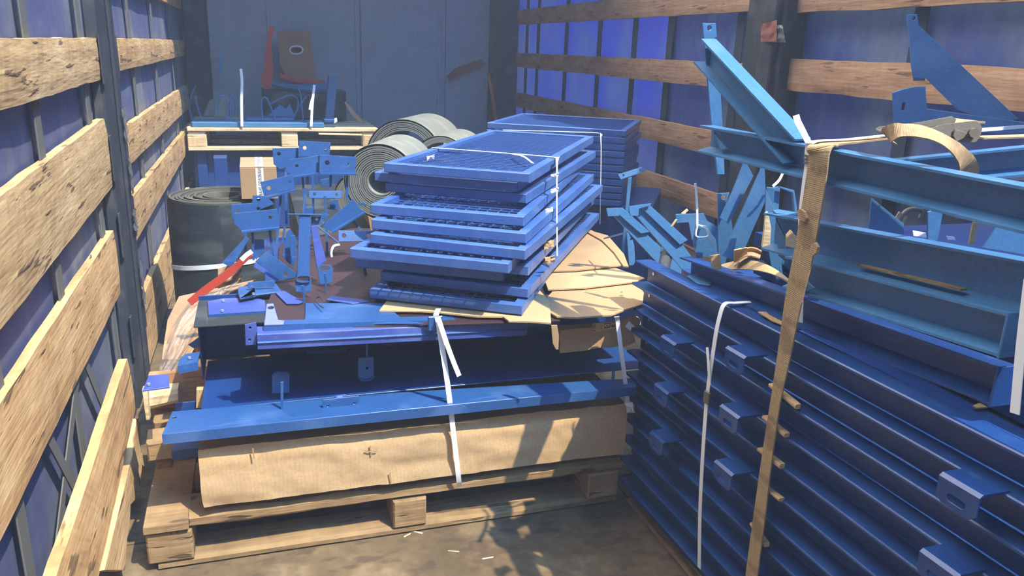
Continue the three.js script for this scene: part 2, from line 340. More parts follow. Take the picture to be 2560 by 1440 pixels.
function single(name, geo, mat, label, category, group) {  // a thing that is one mesh
  const g = Array.isArray(geo) ? merge(geo) : geo; g.computeBoundingBox();
  const b = g.boundingBox, base = new THREE.Vector3((b.min.x + b.max.x) / 2, b.min.y, (b.min.z + b.max.z) / 2);
  g.translate(-base.x, -base.y, -base.z);
  const m = new THREE.Mesh(g, mat); m.position.copy(base); m.name = numbered(name); m.castShadow = m.receiveShadow = true; m.userData = { label, category }; if (group) m.userData.group = group;
  scene.add(m); return m;
}
function structure(name) { const t = new Thing(name); t.o.userData = { kind: 'structure' }; return t; }
function copyOf(o, offset, label, turn) { const c = o.clone(); c.name = numbered(o.name.replace(/_\d{3}$/, '')); c.position.add(offset); if (turn) c.rotation.y += turn; if (label) c.userData = { ...o.userData, label }; c.traverse((k) => { if (k !== c) k.name = numbered(k.name.replace(/_\d{3}$/, '')); }); scene.add(c); return c; }

// ---------------------------------------------------------------- print and lettering
function printTex(w, h, draw) { const c = document.createElement('canvas'); c.width = w; c.height = h; const x = c.getContext('2d'); draw(x, w, h); const t = new THREE.CanvasTexture(c); t.colorSpace = THREE.SRGBColorSpace; return t; }
M.print = new THREE.MeshStandardMaterial({ map: printTex(512, 192, (x, w, h) => {
  x.fillStyle = '#c0a06c'; x.fillRect(0, 0, w, h); x.fillStyle = '#4c3c28';
  x.save(); x.translate(70, 182); x.rotate(-Math.PI / 2); x.font = 'bold 84px sans-serif'; x.fillText('КТО', 0, 0); x.restore();
  x.save(); x.translate(200, 176); x.rotate(-Math.PI / 2); x.font = 'bold 60px sans-serif'; x.fillText('х о', 10, 0); x.restore();
  x.fillRect(258, 22, 110, 130); x.fillStyle = '#d8c8a4'; x.beginPath(); x.arc(312, 84, 44, 0, 7); x.fill(); x.fillStyle = '#4c3c28'; x.beginPath(); x.moveTo(285, 110); x.lineTo(312, 48); x.lineTo(342, 112); x.closePath(); x.fill();
  x.fillRect(386, 18, 108, 126); x.fillStyle = '#d8c8a4'; x.fillRect(400, 34, 80, 70); x.fillStyle = '#4c3c28'; x.fillRect(416, 50, 14, 54); x.fillRect(446, 40, 14, 64);
}), roughness: 0.95, name: 'printed cardboard' });
M.tape = new THREE.MeshStandardMaterial({ map: printTex(128, 1024, (x, w, h) => {
  x.fillStyle = '#dcd8cc'; x.fillRect(0, 0, w, h); x.fillStyle = '#3c3a44'; x.save(); x.translate(92, 1010); x.rotate(-Math.PI / 2); x.font = 'bold 78px sans-serif'; x.fillText('ОПЛОМБИРОВАНО ОПЛОМБИРОВАНО', 0, 0, 990); x.restore();
}), roughness: 0.4, name: 'printed sealing tape' });
M.tag = new THREE.MeshStandardMaterial({ map: printTex(256, 64, (x, w, h) => { x.fillStyle = '#4a62b8'; x.fillRect(0, 0, w, h); x.fillStyle = '#b4bce8'; x.font = 'bold 58px sans-serif'; x.fillText('10Х0', 40, 54); }), roughness: 0.6, name: 'hand lettered tag' });
M.stamp = new THREE.MeshStandardMaterial({ map: printTex(256, 256, (x, w, h) => { x.fillStyle = '#d2b284'; x.fillRect(0, 0, w, h); x.strokeStyle = x.fillStyle = '#8a6c42'; x.lineWidth = 8; x.strokeRect(22, 18, 210, 216); x.font = 'bold 64px sans-serif'; x.fillText('N', 100, 86); x.fillRect(40, 112, 176, 10); x.beginPath(); x.arc(158, 178, 34, 0, 7); x.stroke(); x.fillRect(36, 204, 66, 9); x.font = 'bold 44px sans-serif'; x.fillText('n', 48, 180); }), roughness: 0.9, name: 'stamped pallet block' });
M.bluePanel = paintSpeck([62, 98, 158], { name: 'mesh panel blue coat', s: 270, dustK: 0.2 });
function tagPrint() { const g = patch((u, v) => at(839 + 26 * u, 998 - 2 * u - 9 * v, { D: 1.7495 }), 1, 1); g.setAttribute('uv', new THREE.Float32BufferAttribute([0, 0, 0, 1, 1, 0, 1, 1], 2)); return g; }

// ---------------------------------------------------------------- the setting: a curtain-sided lorry body
const XL = -0.465, XR = 2.035, DF = 6.3, DR = -0.6, ROOF = 2.6, ROOF_D = 4.4;
const WX = new THREE.Vector3(1, 0, 0), WY = new THREE.Vector3(0, 1, 0), WZ = new THREE.Vector3(0, 0, 1);
{
  const g = structure('ground'); g.add('asphalt', box(V(0, -1.3, 5), 60, 0.2, 60), M.asphalt); g.done();
  const f = structure('floor');
  for (const [d0, d1] of [[-0.6, 0.62], [0.626, 1.86], [1.866, 3.1], [3.106, 4.34], [4.346, 6.32]])
    for (const [x0, x1] of [[-0.52, 0.94], [0.944, 2.05]]) f.add('floor_panel', box(V((x0 + x1) / 2, -0.012, (d0 + d1) / 2), x1 - x0, 0.024, d1 - d0, { b: 0.0015 }), M.floor);
  f.add('chassis_frame', [box(V(0.76, -0.1, 2.86), 2.56, 0.15, 6.9)], M.steelPost);
  f.done();
}
// curtain sheets: a gently billowed skin with webbing straps
function curtain(t, X, d0, d1, y0, y1, amp, s, mat, inward) {
  t.add('curtain', patch((u, v) => { const d = mix(d0, d1, u), y = mix(y0, y1, v); return V(X + amp * (fbm(d * 1.3 + 20, y * 1.1 + 9, 999, 999, 3, s) - 0.5) + amp * 0.3 * (fbm(d * 7 + 3, y * 1.5, 999, 999, 2, s + 5) - 0.5), y, d); }, 90, 30), mat);
}
{
  const w = structure('wall_left');
  curtain(w, XL, DR, DF + 0.06, -0.02, ROOF, 0.016, 700, M.curtainL);
  for (const [d, wd] of [[1.45, 0.05], [1.95, 0.05], [2.52, 0.05], [3.5, 0.05], [4.3, 0.05], [5.2, 0.05]]) w.add('webbing_strap', box(V(XL + 0.016, 1.28, d), 0.004, 2.56, wd), M.webbingL);
  // crossed lashing tapes low on the curtain
  for (const [a, b] of [[V(XL + 0.02, 0.0, 1.35), V(XL + 0.02, 0.62, 2.3)], [V(XL + 0.022, 0.0, 1.95), V(XL + 0.022, 0.5, 1.6)], [V(XL + 0.022, 0.02, 2.35), V(XL + 0.022, 0.5, 2.0)]]) w.add('webbing_strap', ribbon([a, b], WX.clone().cross(b.clone().sub(a)), 0.032, 0.003, 1), M.webbingL);
  const L = (x, y) => at(x, y, { X: -0.43 });
  const ext = (p, q, k) => q.clone().sub(p).multiplyScalar(k).add(p);
  // near bay boards: far end at the post, near end beyond the frame
  for (const [ft, fb, nt, nb, s, mat] of [
    [[256, 95], [263, 196], [0, 97], [0, 278], 11, M.plank], [[263, 296], [287, 462], [0, 495], [0, 832], 12, M.plank],
    [[286, 575], [304, 732], [0, 1020], [0, 1362], 13, M.plankB]]) {
    const a = L(...ft), d = L(...fb), b = ext(a, L(...nt), 1.35), c = ext(d, L(...nb), 1.35);
    w.add('plank', boardQuad(a, b, c, d, 0.024, s, 0.002, 30), mat);
  }
  { const L2 = (x, y) => at(x, y, { X: -0.35 }), a = L2(321, 895), d = L2(341, 1022), b = ext(a, L2(147, 1440), 1.9), c = ext(d, L2(252, 1440), 1.9); w.add('plank', boardQuad(a, b, c, d, 0.024, 14, 0.003, 36), M.plankB); }
  { const pts = [[346, 1046], [352, 1062], [354, 1120], [363, 1172], [356, 1160], [352, 1232], [345, 1180], [338, 1250], [327, 1262], [326, 1310], [318, 1350], [314, 1425], [262, 1425], [304, 1250], [336, 1120], [342, 1046]];
    w.add('splintered_board', platePx(pts, V(-0.343, 0, 1), WX, 0.022), M.plank); }
  // far bay boards
  for (const [a, d, b, c, s, y] of [[[282, 95], [288, 181], [442, 100], [444, 143], 21], [[316, 318], [318, 421], [441, 231], [444, 298], 22], [[326, 504], [334, 618], [443, 353], [447, 420], 23], [[352, 744], [358, 985], [424, 580], [442, 640], 24]]) {
    const A = L(...a), D = L(...d), B = L(...b), C = L(...c), e = 5.95; const up = (p, q) => ext(p, q, (e + p.z) / (p.z - q.z));
    if (s < 24) w.add('plank', boardQuad(A, up(A, B), up(D, C), D, 0.024, s, 0.002, 30), M.plankB);
    else w.add('plank', boardQuad(V(-0.43, 0.28, 2.97), V(-0.43, 0.28, 5.95), V(-0.43, 0.015, 5.95), V(-0.43, 0.015, 2.97), 0.024, s, 0.004, 30), M.plankB);
  }
  w.add('plank', boardQuad(V(-0.43, 1.5, 2.97), V(-0.43, 1.5, 5.95), V(-0.43, 1.385, 5.95), V(-0.43, 1.385, 2.97), 0.024, 25, 0.004, 30), M.plankB);
  const po = w.add('post', [box(V(-0.446, 1.3, 2.81), 0.036, 2.6, 0.29, { b: 0.006 }), box(V(-0.424, 1.3, 2.88), 0.014, 2.6, 0.07, { b: 0.006 })], M.steelPost);
  for (const y of [1.13, 0.84, 0.6, 0.26]) w.add('board_pocket', [box(V(-0.424, y, 2.665), 0.006, 0.14, 0.03), box(V(-0.424, y, 2.955), 0.006, 0.14, 0.03)], M.steelPost, po);
  // torn stretch film stuck on the post
  for (const [y, d, h, k] of [[1.36, 2.86, 0.06, 1], [0.92, 2.87, 0.1, 2], [0.75, 2.88, 0.12, 3], [0.6, 2.87, 0.07, 4], [0.38, 2.88, 0.16, 5]]) {
    seed = 900 + k; w.add('film_scrap', patch((u, v) => V(-0.415 + 0.014 * fbm(u * 6 + k, v * 9, 99, 99, 3, 800 + k), y + h * (v - 0.5) + 0.02 * (fbm(u * 4, v * 4 + k, 99, 99, 2, 810) - 0.5), d + 0.06 * (u - 0.5) * (0.6 + 0.8 * fbm(k, v * 6, 99, 99, 2, 820))), 10, 14), M.filmOld, po);
  }
  w.add('bottom_rail', box(V(-0.45, 0.05, 2.9), 0.03, 0.1, 6.9), M.steelPost);
  w.add('roof_rail', box(V(XL + 0.03, ROOF - 0.05, 2.85), 0.09, 0.12, 6.95), M.steelPost);
  w.done();
}
{
  const w = structure('wall_right');
  curtain(w, XR, 3.7, DF + 0.06, -0.02, ROOF, 0.02, 750, M.curtainR);
  curtain(w, XR, DR, 3.74, -0.02, ROOF, 0.02, 751, M.curtainRD);
  for (const d of [1.1, 2.1, 3.1, 3.72, 4.12, 4.6, 5.15, 5.72, 5.98]) w.add('webbing_strap', box(V(XR - 0.02, 1.28, d), 0.004, 2.56, 0.06), M.webbing);
  const rows = [[1.44, 0.107], [1.126, 0.107], [0.827, 0.107], [0.555, 0.107], [0.26, 0.107]];
  rows.forEach(([y, h], i) => w.add('plank', boardQuad(V(1.96, y + h / 2, 2.86), V(1.96, y + h / 2, 6.06), V(1.96, y - h / 2, 6.06), V(1.96, y - h / 2, 2.86), 0.026, 40 + i, 0.002, 30), M.plankR));
  [[1.425, 0.11], [1.145, 0.115], [0.83, 0.11], [0.5, 0.11]].forEach(([y, h], i) => w.add('plank', boardQuad(V(1.96, y + h / 2, 0.2), V(1.96, y + h / 2, 2.68), V(1.96, y - h / 2, 2.68), V(1.96, y - h / 2, 0.2), 0.026, 50 + i, 0.003, 30), M.plankR));
  const po = w.add('post', [box(V(1.965, 1.3, 2.78), 0.11, 2.6, 0.25, { b: 0.008 }), box(V(1.9, 1.3, 2.72), 0.03, 2.6, 0.09, { b: 0.006 })], M.steelPost);
  w.add('film_scrap', patch((u, v) => at(1922 + 34 * u + 8 * v, 62 + 44 * v, { X: 1.888 - 0.02 * fbm(u * 5, v * 5, 99, 99, 3, 830) }), 12, 12), M.filmOld, po);
  w.add('red_tape', patch((u, v) => at(1902 + 40 * u + 16 * v * (1 - u) * u, 60 + 44 * v - 10 * u + 10 * u * v, { X: 1.878 - 0.012 * fbm(u * 5, v * 5, 99, 99, 3, 840) }), 8, 8), M.redDull, po);
  w.add('bottom_rail', box(V(2.0, 0.05, 2.9), 0.05, 0.1, 6.9), M.steelPost);
  w.add('roof_rail', box(V(XR - 0.03, ROOF - 0.05, 2.85), 0.09, 0.12, 6.95), M.steelPost);
  w.done();
}
{
  const w = structure('wall_front');
  for (let i = 0; i < 4; i++) w.add('bulkhead_panel', box(V(XL + 0.267 + i * 0.66, 1.3, DF + 0.02), 0.656, 2.6, 0.03, { b: 0.003 }), M.bulkhead);
  w.add('backing_sheet', box(V(0.767, 1.3, DF + 0.05), 2.66, 2.64, 0.02), M.bulkhead);
  for (const x of [0.13, 0.766, 1.4]) w.add('rib', box(V(x, 1.3, DF), 0.03, 2.6, 0.012), M.bulkhead);
  w.done();
  for (const [x, n] of [[XL + 0.1, 1], [XR - 0.14, 2]]) { const t = structure('trim_' + n); t.add('corner_post', [box(V(x, 1.3, 6.2), n === 1 ? 0.16 : 0.2, 2.6, 0.16, { b: 0.01 })], M.steelPost); t.done(); }
}
{ // sliding roof gathered towards the front
  const t = structure('ceiling');
  t.add('roof_sheet', patch((u, v) => { const d = mix(ROOF_D, DF + 0.05, u); return V(mix(XL - 0.03, XR + 0.03, v), ROOF + 0.04 * Math.abs(Math.sin(u * 14)), d); }, 60, 8, 0.004), M.roof);
  for (let i = 0; i < 5; i++) t.add('roof_bow', box(V((XL + XR) / 2, ROOF + 0.01, ROOF_D + i * 0.47), XR - XL, 0.05, 0.04), M.steelPost);
  t.done();
}
{ // unseen walls added to shade the right curtain and cut low rear sky
  const t = structure('wall_added_outside'); t.add('light_blocker', box(V(0, 1.85, -6.2), 14, 6.3, 0.2), M.asphalt); t.add('light_blocker', box(V(3.1, 1.85, -4.1), 0.2, 6.3, 12), M.asphalt); t.done(); }
// small litter on the floor
{ const bits = [[1025, 1325, 0.03], [1120, 1375, 0.026], [1205, 1395, 0.03], [1010, 1340, 0.02], [1330, 1230, 0.024], [1500, 1222, 0.03]];
  bits.forEach(([x, y, l], i) => { const p = at(x, y, { Y: 0.002 }); single('wood_splinter', boardQuad(p.clone(), p.clone().add(new THREE.Vector3(l, 0, -0.01 * (i - 2))), p.clone().add(new THREE.Vector3(l * 0.9, 0, 0.004 - 0.01 * (i - 2))), p.clone().add(new THREE.Vector3(0, 0, 0.004)), 0.0015, 60 + i, 0.0006, 3), M.palletNew, ['tiny pale splinter on the bare floor just below the middle pallet block', 'tiny pale splinter in the middle of the bare sunlit floor', 'tiny pale splinter on the floor nearest the belt shadow', 'smallest pale splinter against the pallet front below the middle block', 'tiny pale splinter on the floor under the shaded half of the pallet', 'tiny pale splinter on the floor beside the foot of the angle beams'][i], 'splinter'); }); }

// ---------------------------------------------------------------- right side: stack of eleven angle beams
const STK = { X: 0.954, D0: 1.765, pitch: 0.0628, top: 0.692, rise: 0.03 };
const ord = ['topmost', 'second', 'third', 'fourth', 'fifth', 'sixth', 'seventh', 'eighth', 'ninth', 'tenth', 'lowest'];
{
  const W = STK.X, fl = 0.04, t = 0.003;
  for (let i = 0; i < 11; i++) {
    const y0 = STK.top - STK.pitch * i, d0 = STK.D0 + [0, 0.012, 0.004, 0.006, 0.008, 0.008, 0.01, 0.006, 0.004, 0, -0.008][i], d1 = 0.16, yy = (d) => y0 + STK.rise * (d0 - d);
    const b = new Thing('angle_beam', `${ord[i]} blue angle beam from the top in the tall strapped stack at right`, 'steel beam', 'blue angle beams stacked on the right');
    const A = V(W, yy(d0), d0), B = V(W, yy(d1), d1), h = STK.pitch - 0.004;
    // web with a bolt hole near its far end, flange above it reaching towards the open side
    const L = d0 - d1, dir = B.clone().sub(A).normalize(), upv = WX.clone().cross(dir).negate().normalize();
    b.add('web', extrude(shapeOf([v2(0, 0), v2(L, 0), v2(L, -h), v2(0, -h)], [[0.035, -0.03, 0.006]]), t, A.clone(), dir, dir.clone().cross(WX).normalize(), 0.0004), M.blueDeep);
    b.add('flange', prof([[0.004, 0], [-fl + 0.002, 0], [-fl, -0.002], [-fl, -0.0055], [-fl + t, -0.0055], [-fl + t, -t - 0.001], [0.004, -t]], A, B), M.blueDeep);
    b.add('bolt', [rod(V(W + 0.004, yy(d0 - 0.035) - 0.03, d0 - 0.035), V(W - 0.005, yy(d0 - 0.035) - 0.03, d0 - 0.035), 0.0048, 8)], M.zinc);  // bolt added to give the bright glint at the hole
    const hooks = { 1: [1.235, 0.7], 3: [1.23, 0.705], 5: [1.226], 2: [1.495], 4: [1.505], 6: [1.503] }[i] || [];
    for (const d of hooks) {
      const w = 0.066, y = yy(d), P = (dx, dy, dd) => V(W - fl - dx, y + dy, d - dd);
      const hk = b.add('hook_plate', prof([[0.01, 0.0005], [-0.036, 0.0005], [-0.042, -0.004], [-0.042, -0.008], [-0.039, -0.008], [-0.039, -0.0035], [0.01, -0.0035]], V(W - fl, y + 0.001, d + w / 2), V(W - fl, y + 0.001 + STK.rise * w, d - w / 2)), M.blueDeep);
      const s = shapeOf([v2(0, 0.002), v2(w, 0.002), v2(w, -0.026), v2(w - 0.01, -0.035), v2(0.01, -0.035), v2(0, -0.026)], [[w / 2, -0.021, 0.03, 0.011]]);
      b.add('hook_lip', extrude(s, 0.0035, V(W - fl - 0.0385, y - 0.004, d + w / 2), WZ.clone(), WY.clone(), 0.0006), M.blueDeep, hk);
    }
    b.done();
  }
  // second row of beams hidden behind the first carries the load above
  const inner = new Thing('steel_trestle', 'dark blue welded packing frame standing inside the stack of angle beams', 'frame');
  for (const d of [0.5, 1.0, 1.5]) for (const x of [1.35, 1.75]) inner.add('leg', box(V(x, 0.33, d), 0.06, 0.66, 0.06), M.blue);
  inner.add('deck', box(V(1.4, 0.672, 0.95), 0.78, 0.02, 1.5), M.blueDeep); inner.done();
  const pk = new Thing('sheet_pack', 'thick pack of blue sheets lying behind the upper channel frames', 'steel sheet');
  for (let i = 0; i < 4; i++) pk.add('sheet', box(V(1.43, 0.705 + i * 0.034, 0.86 + 0.02 * (i % 2)), 0.72 - 0.02 * (i % 3), 0.03, 1.24), M.blueDeep); pk.done();
  // dunnage and cardboard slips under the belt
  single('floor_batten', boardQuad(V(0.93, 0.006, 1.74), V(0.93, 0.02, 0.3), V(0.93, 0.001, 0.3), V(0.93, 0.0005, 1.74), 0.06, 71, 0.002, 20), M.pallet, 'thin pale batten on the floor under the lowest blue angle beam', 'batten');
  [[1952, 982, 1988, 1012], [1935, 1062, 1961, 1086], [1922, 1142, 1950, 1163], [1925, 1226, 1948, 1245], [1905, 1330, 1912, 1362]].forEach(([x0, y0, x1, y1], i) => {
    const Wd = 0.905, a = at(x0 - 30, y0 - 22, { X: Wd }), b = at(x1, y1, { X: Wd });
    single('cardboard_slip', boardQuad(a, b, b.clone().add(new THREE.Vector3(0, -0.008, 0)), a.clone().add(new THREE.Vector3(0, -0.006, 0)), 0.012, 80 + i, 0.0012, 6), M.card, `${['highest', 'second highest', 'middle', 'second lowest', 'lowest'][i]} torn cardboard slip poking out under the tan lashing belt`, 'cardboard', 'cardboard slips under the lashing belt');
  });
  // white strap over the beams
  const s = new Thing('packing_strap', 'white plastic strap bowed down the left end of the blue angle beam stack', 'strap', 'white plastic packing straps');
  const P = (x, y, X) => at(x, y, { X });
  s.add('band', ribbon([V(1.12, 0.712, 1.32), at(1840, 757, { Y: 0.712 }), P(1812, 760, 0.906), P(1797, 800, 0.893), P(1780, 900, 0.888), P(1768, 990, 0.89), P(1758, 1120, 0.89), P(1750, 1280, 0.897), P(1748, 1420, 0.905)], WZ, 0.013, 0.0012), M.strap);
  s.add('tail', ribbon([P(1768, 868, 0.884), P(1771, 910, 0.882), P(1774, 962, 0.884)], WZ, 0.009, 0.001), M.strap);
  s.add('seal', box(P(1767, 994, 0.886), 0.006, 0.026, 0.02), M.ratchet); s.done();
}
// ---------------------------------------------------------------- right side: welded cantilever frames on top
// a channel whose web runs from A (far, top corner) to B (near); flanges reach towards -X
const channel = (A, B, h, fl, t = 0.004, k = -1) => prof([[0, 0], [k * fl, 0], [k * fl, -t], [k * t, -t], [k * t, -h + 0.012], [k * fl, -h + t], [k * fl, -h], [0, -h + 0.008]], A, B, WY, 0);
const nX = new THREE.Vector3(-1, 0, 0);
{ // top frame
  const f = new Thing('cantilever_frame', 'topmost blue welded bracket frame with diagonal brace under the tan lashing belt', 'steel frame', 'blue welded bracket frames');
  const A = at(1790, 314, { X: 0.954 }), B = at(2560, 456, { X: 0.954 }), far = A.clone().lerp(B, -0.01), near = A.clone().lerp(B, 1.5);
  f.add('arm', channel(far, near, 0.058, 0.036), M.frame);
  // end plate facing the camera, with tabs and holes
  const D = -far.z + 0.004;
  f.add('end_plate', platePx([[1757, 57], [1790, 58], [1793, 92], [1787, 95], [1800, 190], [1808, 330], [1812, 436], [1794, 436], [1779, 310], [1768, 180], [1760, 92]], V(0, 0, D), WZ, 0.005, [[1774, 70, 0.0055]]), M.frame);
  // diagonal brace: a channel from the head of the end plate down to the arm
  const a = at(1772, 97, { D: D - 0.01 }), b = at(2008, 347, { X: 0.936 });
  const dir = b.clone().sub(a).normalize(), up = WX.clone().cross(dir).normalize(); if (up.y < 0) up.negate();
  f.add('brace', prof([[0.018, 0], [-0.018, 0], [-0.018, -0.004], [0.014, -0.004], [0.014, -0.052], [-0.016, -0.052], [-0.016, -0.056], [0.018, -0.056]], a, b, up), M.frame);
  f.add('gusset', platePx([[1783, 330], [1815, 372], [1800, 375]], V(0.925, 0, 0), nX, 0.004), M.frame);
  f.add('tab', platePx([[1790, 395], [1812, 436], [1794, 436]], V(0.94, 0, D - 0.012), WZ, 0.004), M.frame);
  f.done(new THREE.Vector3(A.x, A.y - 0.06, A.z));
}
{ // second frame: arm, upright end with open box and gusset
  const f = new Thing('cantilever_frame', 'second blue welded bracket frame, its open box end beside the tan belt', 'steel frame', 'blue welded bracket frames');
  const A = at(1945, 531, { X: 0.985 }), B = at(2560, 642, { X: 0.985 }), near = A.clone().lerp(B, 1.5);
  f.add('arm', channel(A, near, 0.074, 0.034), M.frame);
  f.add('end_plate', platePx([[1917, 468], [1937, 470], [1932, 535], [1945, 545], [1990, 690], [1955, 660], [1930, 560]], V(0.96, 0, 1.4), new THREE.Vector3(-0.4, 0, 1), 0.004), M.frame);
  const bx = f.add('box_end', platePx([[1936, 468], [1951, 466], [1947, 524], [1931, 528]], V(0.965, 0, 1.36), new THREE.Vector3(-0.3, 0.1, 1), 0.004), M.frame);
  f.add('box_wall', platePx([[1950, 466], [1986, 476], [1993, 520], [1992, 530], [1987, 530], [1982, 482], [1950, 470]], V(0.98, 0, 1.34), new THREE.Vector3(-0.3, 0.1, 1), 0.01), M.frame, bx);
  f.add('box_floor', platePx([[1932, 524], [1947, 522], [1994, 530], [1990, 537], [1940, 531]], V(0.98, 0.93, 1.34), new THREE.Vector3(0, 1, 0.3), 0.004), M.frame, bx);
  f.add('gusset', platePx([[1938, 545], [1965, 600], [1970, 660], [1945, 640]], V(0.95, 0, 1.3), new THREE.Vector3(-1, 0, 0.4), 0.004), M.frame);
  f.done(new THREE.Vector3(A.x, A.y - 0.075, A.z));
}
{ // third arm
  const f = new Thing('cantilever_frame', 'third blue channel frame from the top, pale flanges, right of the tan belt', 'steel frame', 'blue welded bracket frames');
  const A = at(2000, 638, { X: 0.965 }), B = at(2552, 776, { X: 0.965 }), near = A.clone().lerp(B, 1.02);
  f.add('arm', channel(A, near, 0.061, 0.034), M.frame);
  f.add('end_plate', box(near.clone().add(new THREE.Vector3(-0.017, -0.03, 0.002)), 0.04, 0.064, 0.004), M.frame);
  f.add('gusset', platePx([[2000, 690], [2035, 720], [2005, 735]], V(0.93, 0, 0), nX, 0.004), M.frame);
  f.done(new THREE.Vector3(A.x, A.y - 0.062, A.z));
}
{ // lowest arm with the torn cardboard on it
  const f = new Thing('cantilever_frame', 'lowest blue channel frame, far end showing left of the belt under torn cardboard', 'steel frame', 'blue welded bracket frames');
  const A = at(1733, 641, { X: 0.985 }), B = at(2504, 900, { X: 0.985 }), near = A.clone().lerp(B, 1.03);
  f.add('arm', channel(A, near, 0.056, 0.036), M.blueDeep);
  f.add('end_plate', box(near.clone().add(new THREE.Vector3(-0.018, -0.028, 0.002)), 0.042, 0.06, 0.004), M.blueDeep);
  // uprights: a plate with a hole and slanting legs
  const up = f.add('upright', platePx([[1794, 484], [1824, 482], [1806, 540], [1800, 545], [1828, 545], [1832, 580], [1818, 640], [1806, 690], [1797, 690], [1795, 560]], V(1.02, 0.8, 1.56), new THREE.Vector3(-0.3, 0, 1), 0.004, [[1809, 494, 0.0055]]), M.frame);
  f.add('leg', platePx([[1862, 400], [1884, 440], [1822, 560], [1800, 545], [1830, 480]], V(1.0, 0.8, 1.53), new THREE.Vector3(-0.3, 0, 1), 0.004), M.frame);
  f.add('leg', platePx([[1903, 420], [1912, 420], [1915, 500], [1848, 655], [1806, 640], [1840, 560]], V(1.0, 0.8, 1.5), new THREE.Vector3(-0.3, 0, 1), 0.004), M.frame);
  f.add('leg', platePx([[1915, 470], [1935, 520], [1952, 640], [1958, 690], [1945, 705], [1930, 675], [1912, 560]], V(1.0, 0.8, 1.36), new THREE.Vector3(-0.3, 0, 1), 0.004), M.frame);
  f.add('upright', platePx([[1733, 600], [1740, 560], [1765, 565], [1790, 600], [1795, 640], [1740, 646]], V(1.03, 0.75, 1.6), new THREE.Vector3(-0.3, 0, 1), 0.004), M.frame);
  f.done(new THREE.Vector3(A.x, A.y - 0.06, A.z));
  // lower flange showing beneath it
  const l = new Thing('flat_bar', 'short bright blue flat bar lying on the angle beams left of the belt', 'steel bar');
  l.add('body', flatPx([[1718, 688], [1742, 682], [1786, 700], [1775, 712], [1745, 708]], 0.705, 0.004), M.frame); l.add('edge', flatPx([[1784, 722], [1840, 722], [1990, 780], [1985, 800], [1900, 770]], 0.702, 0.004), M.frame); l.done();
}
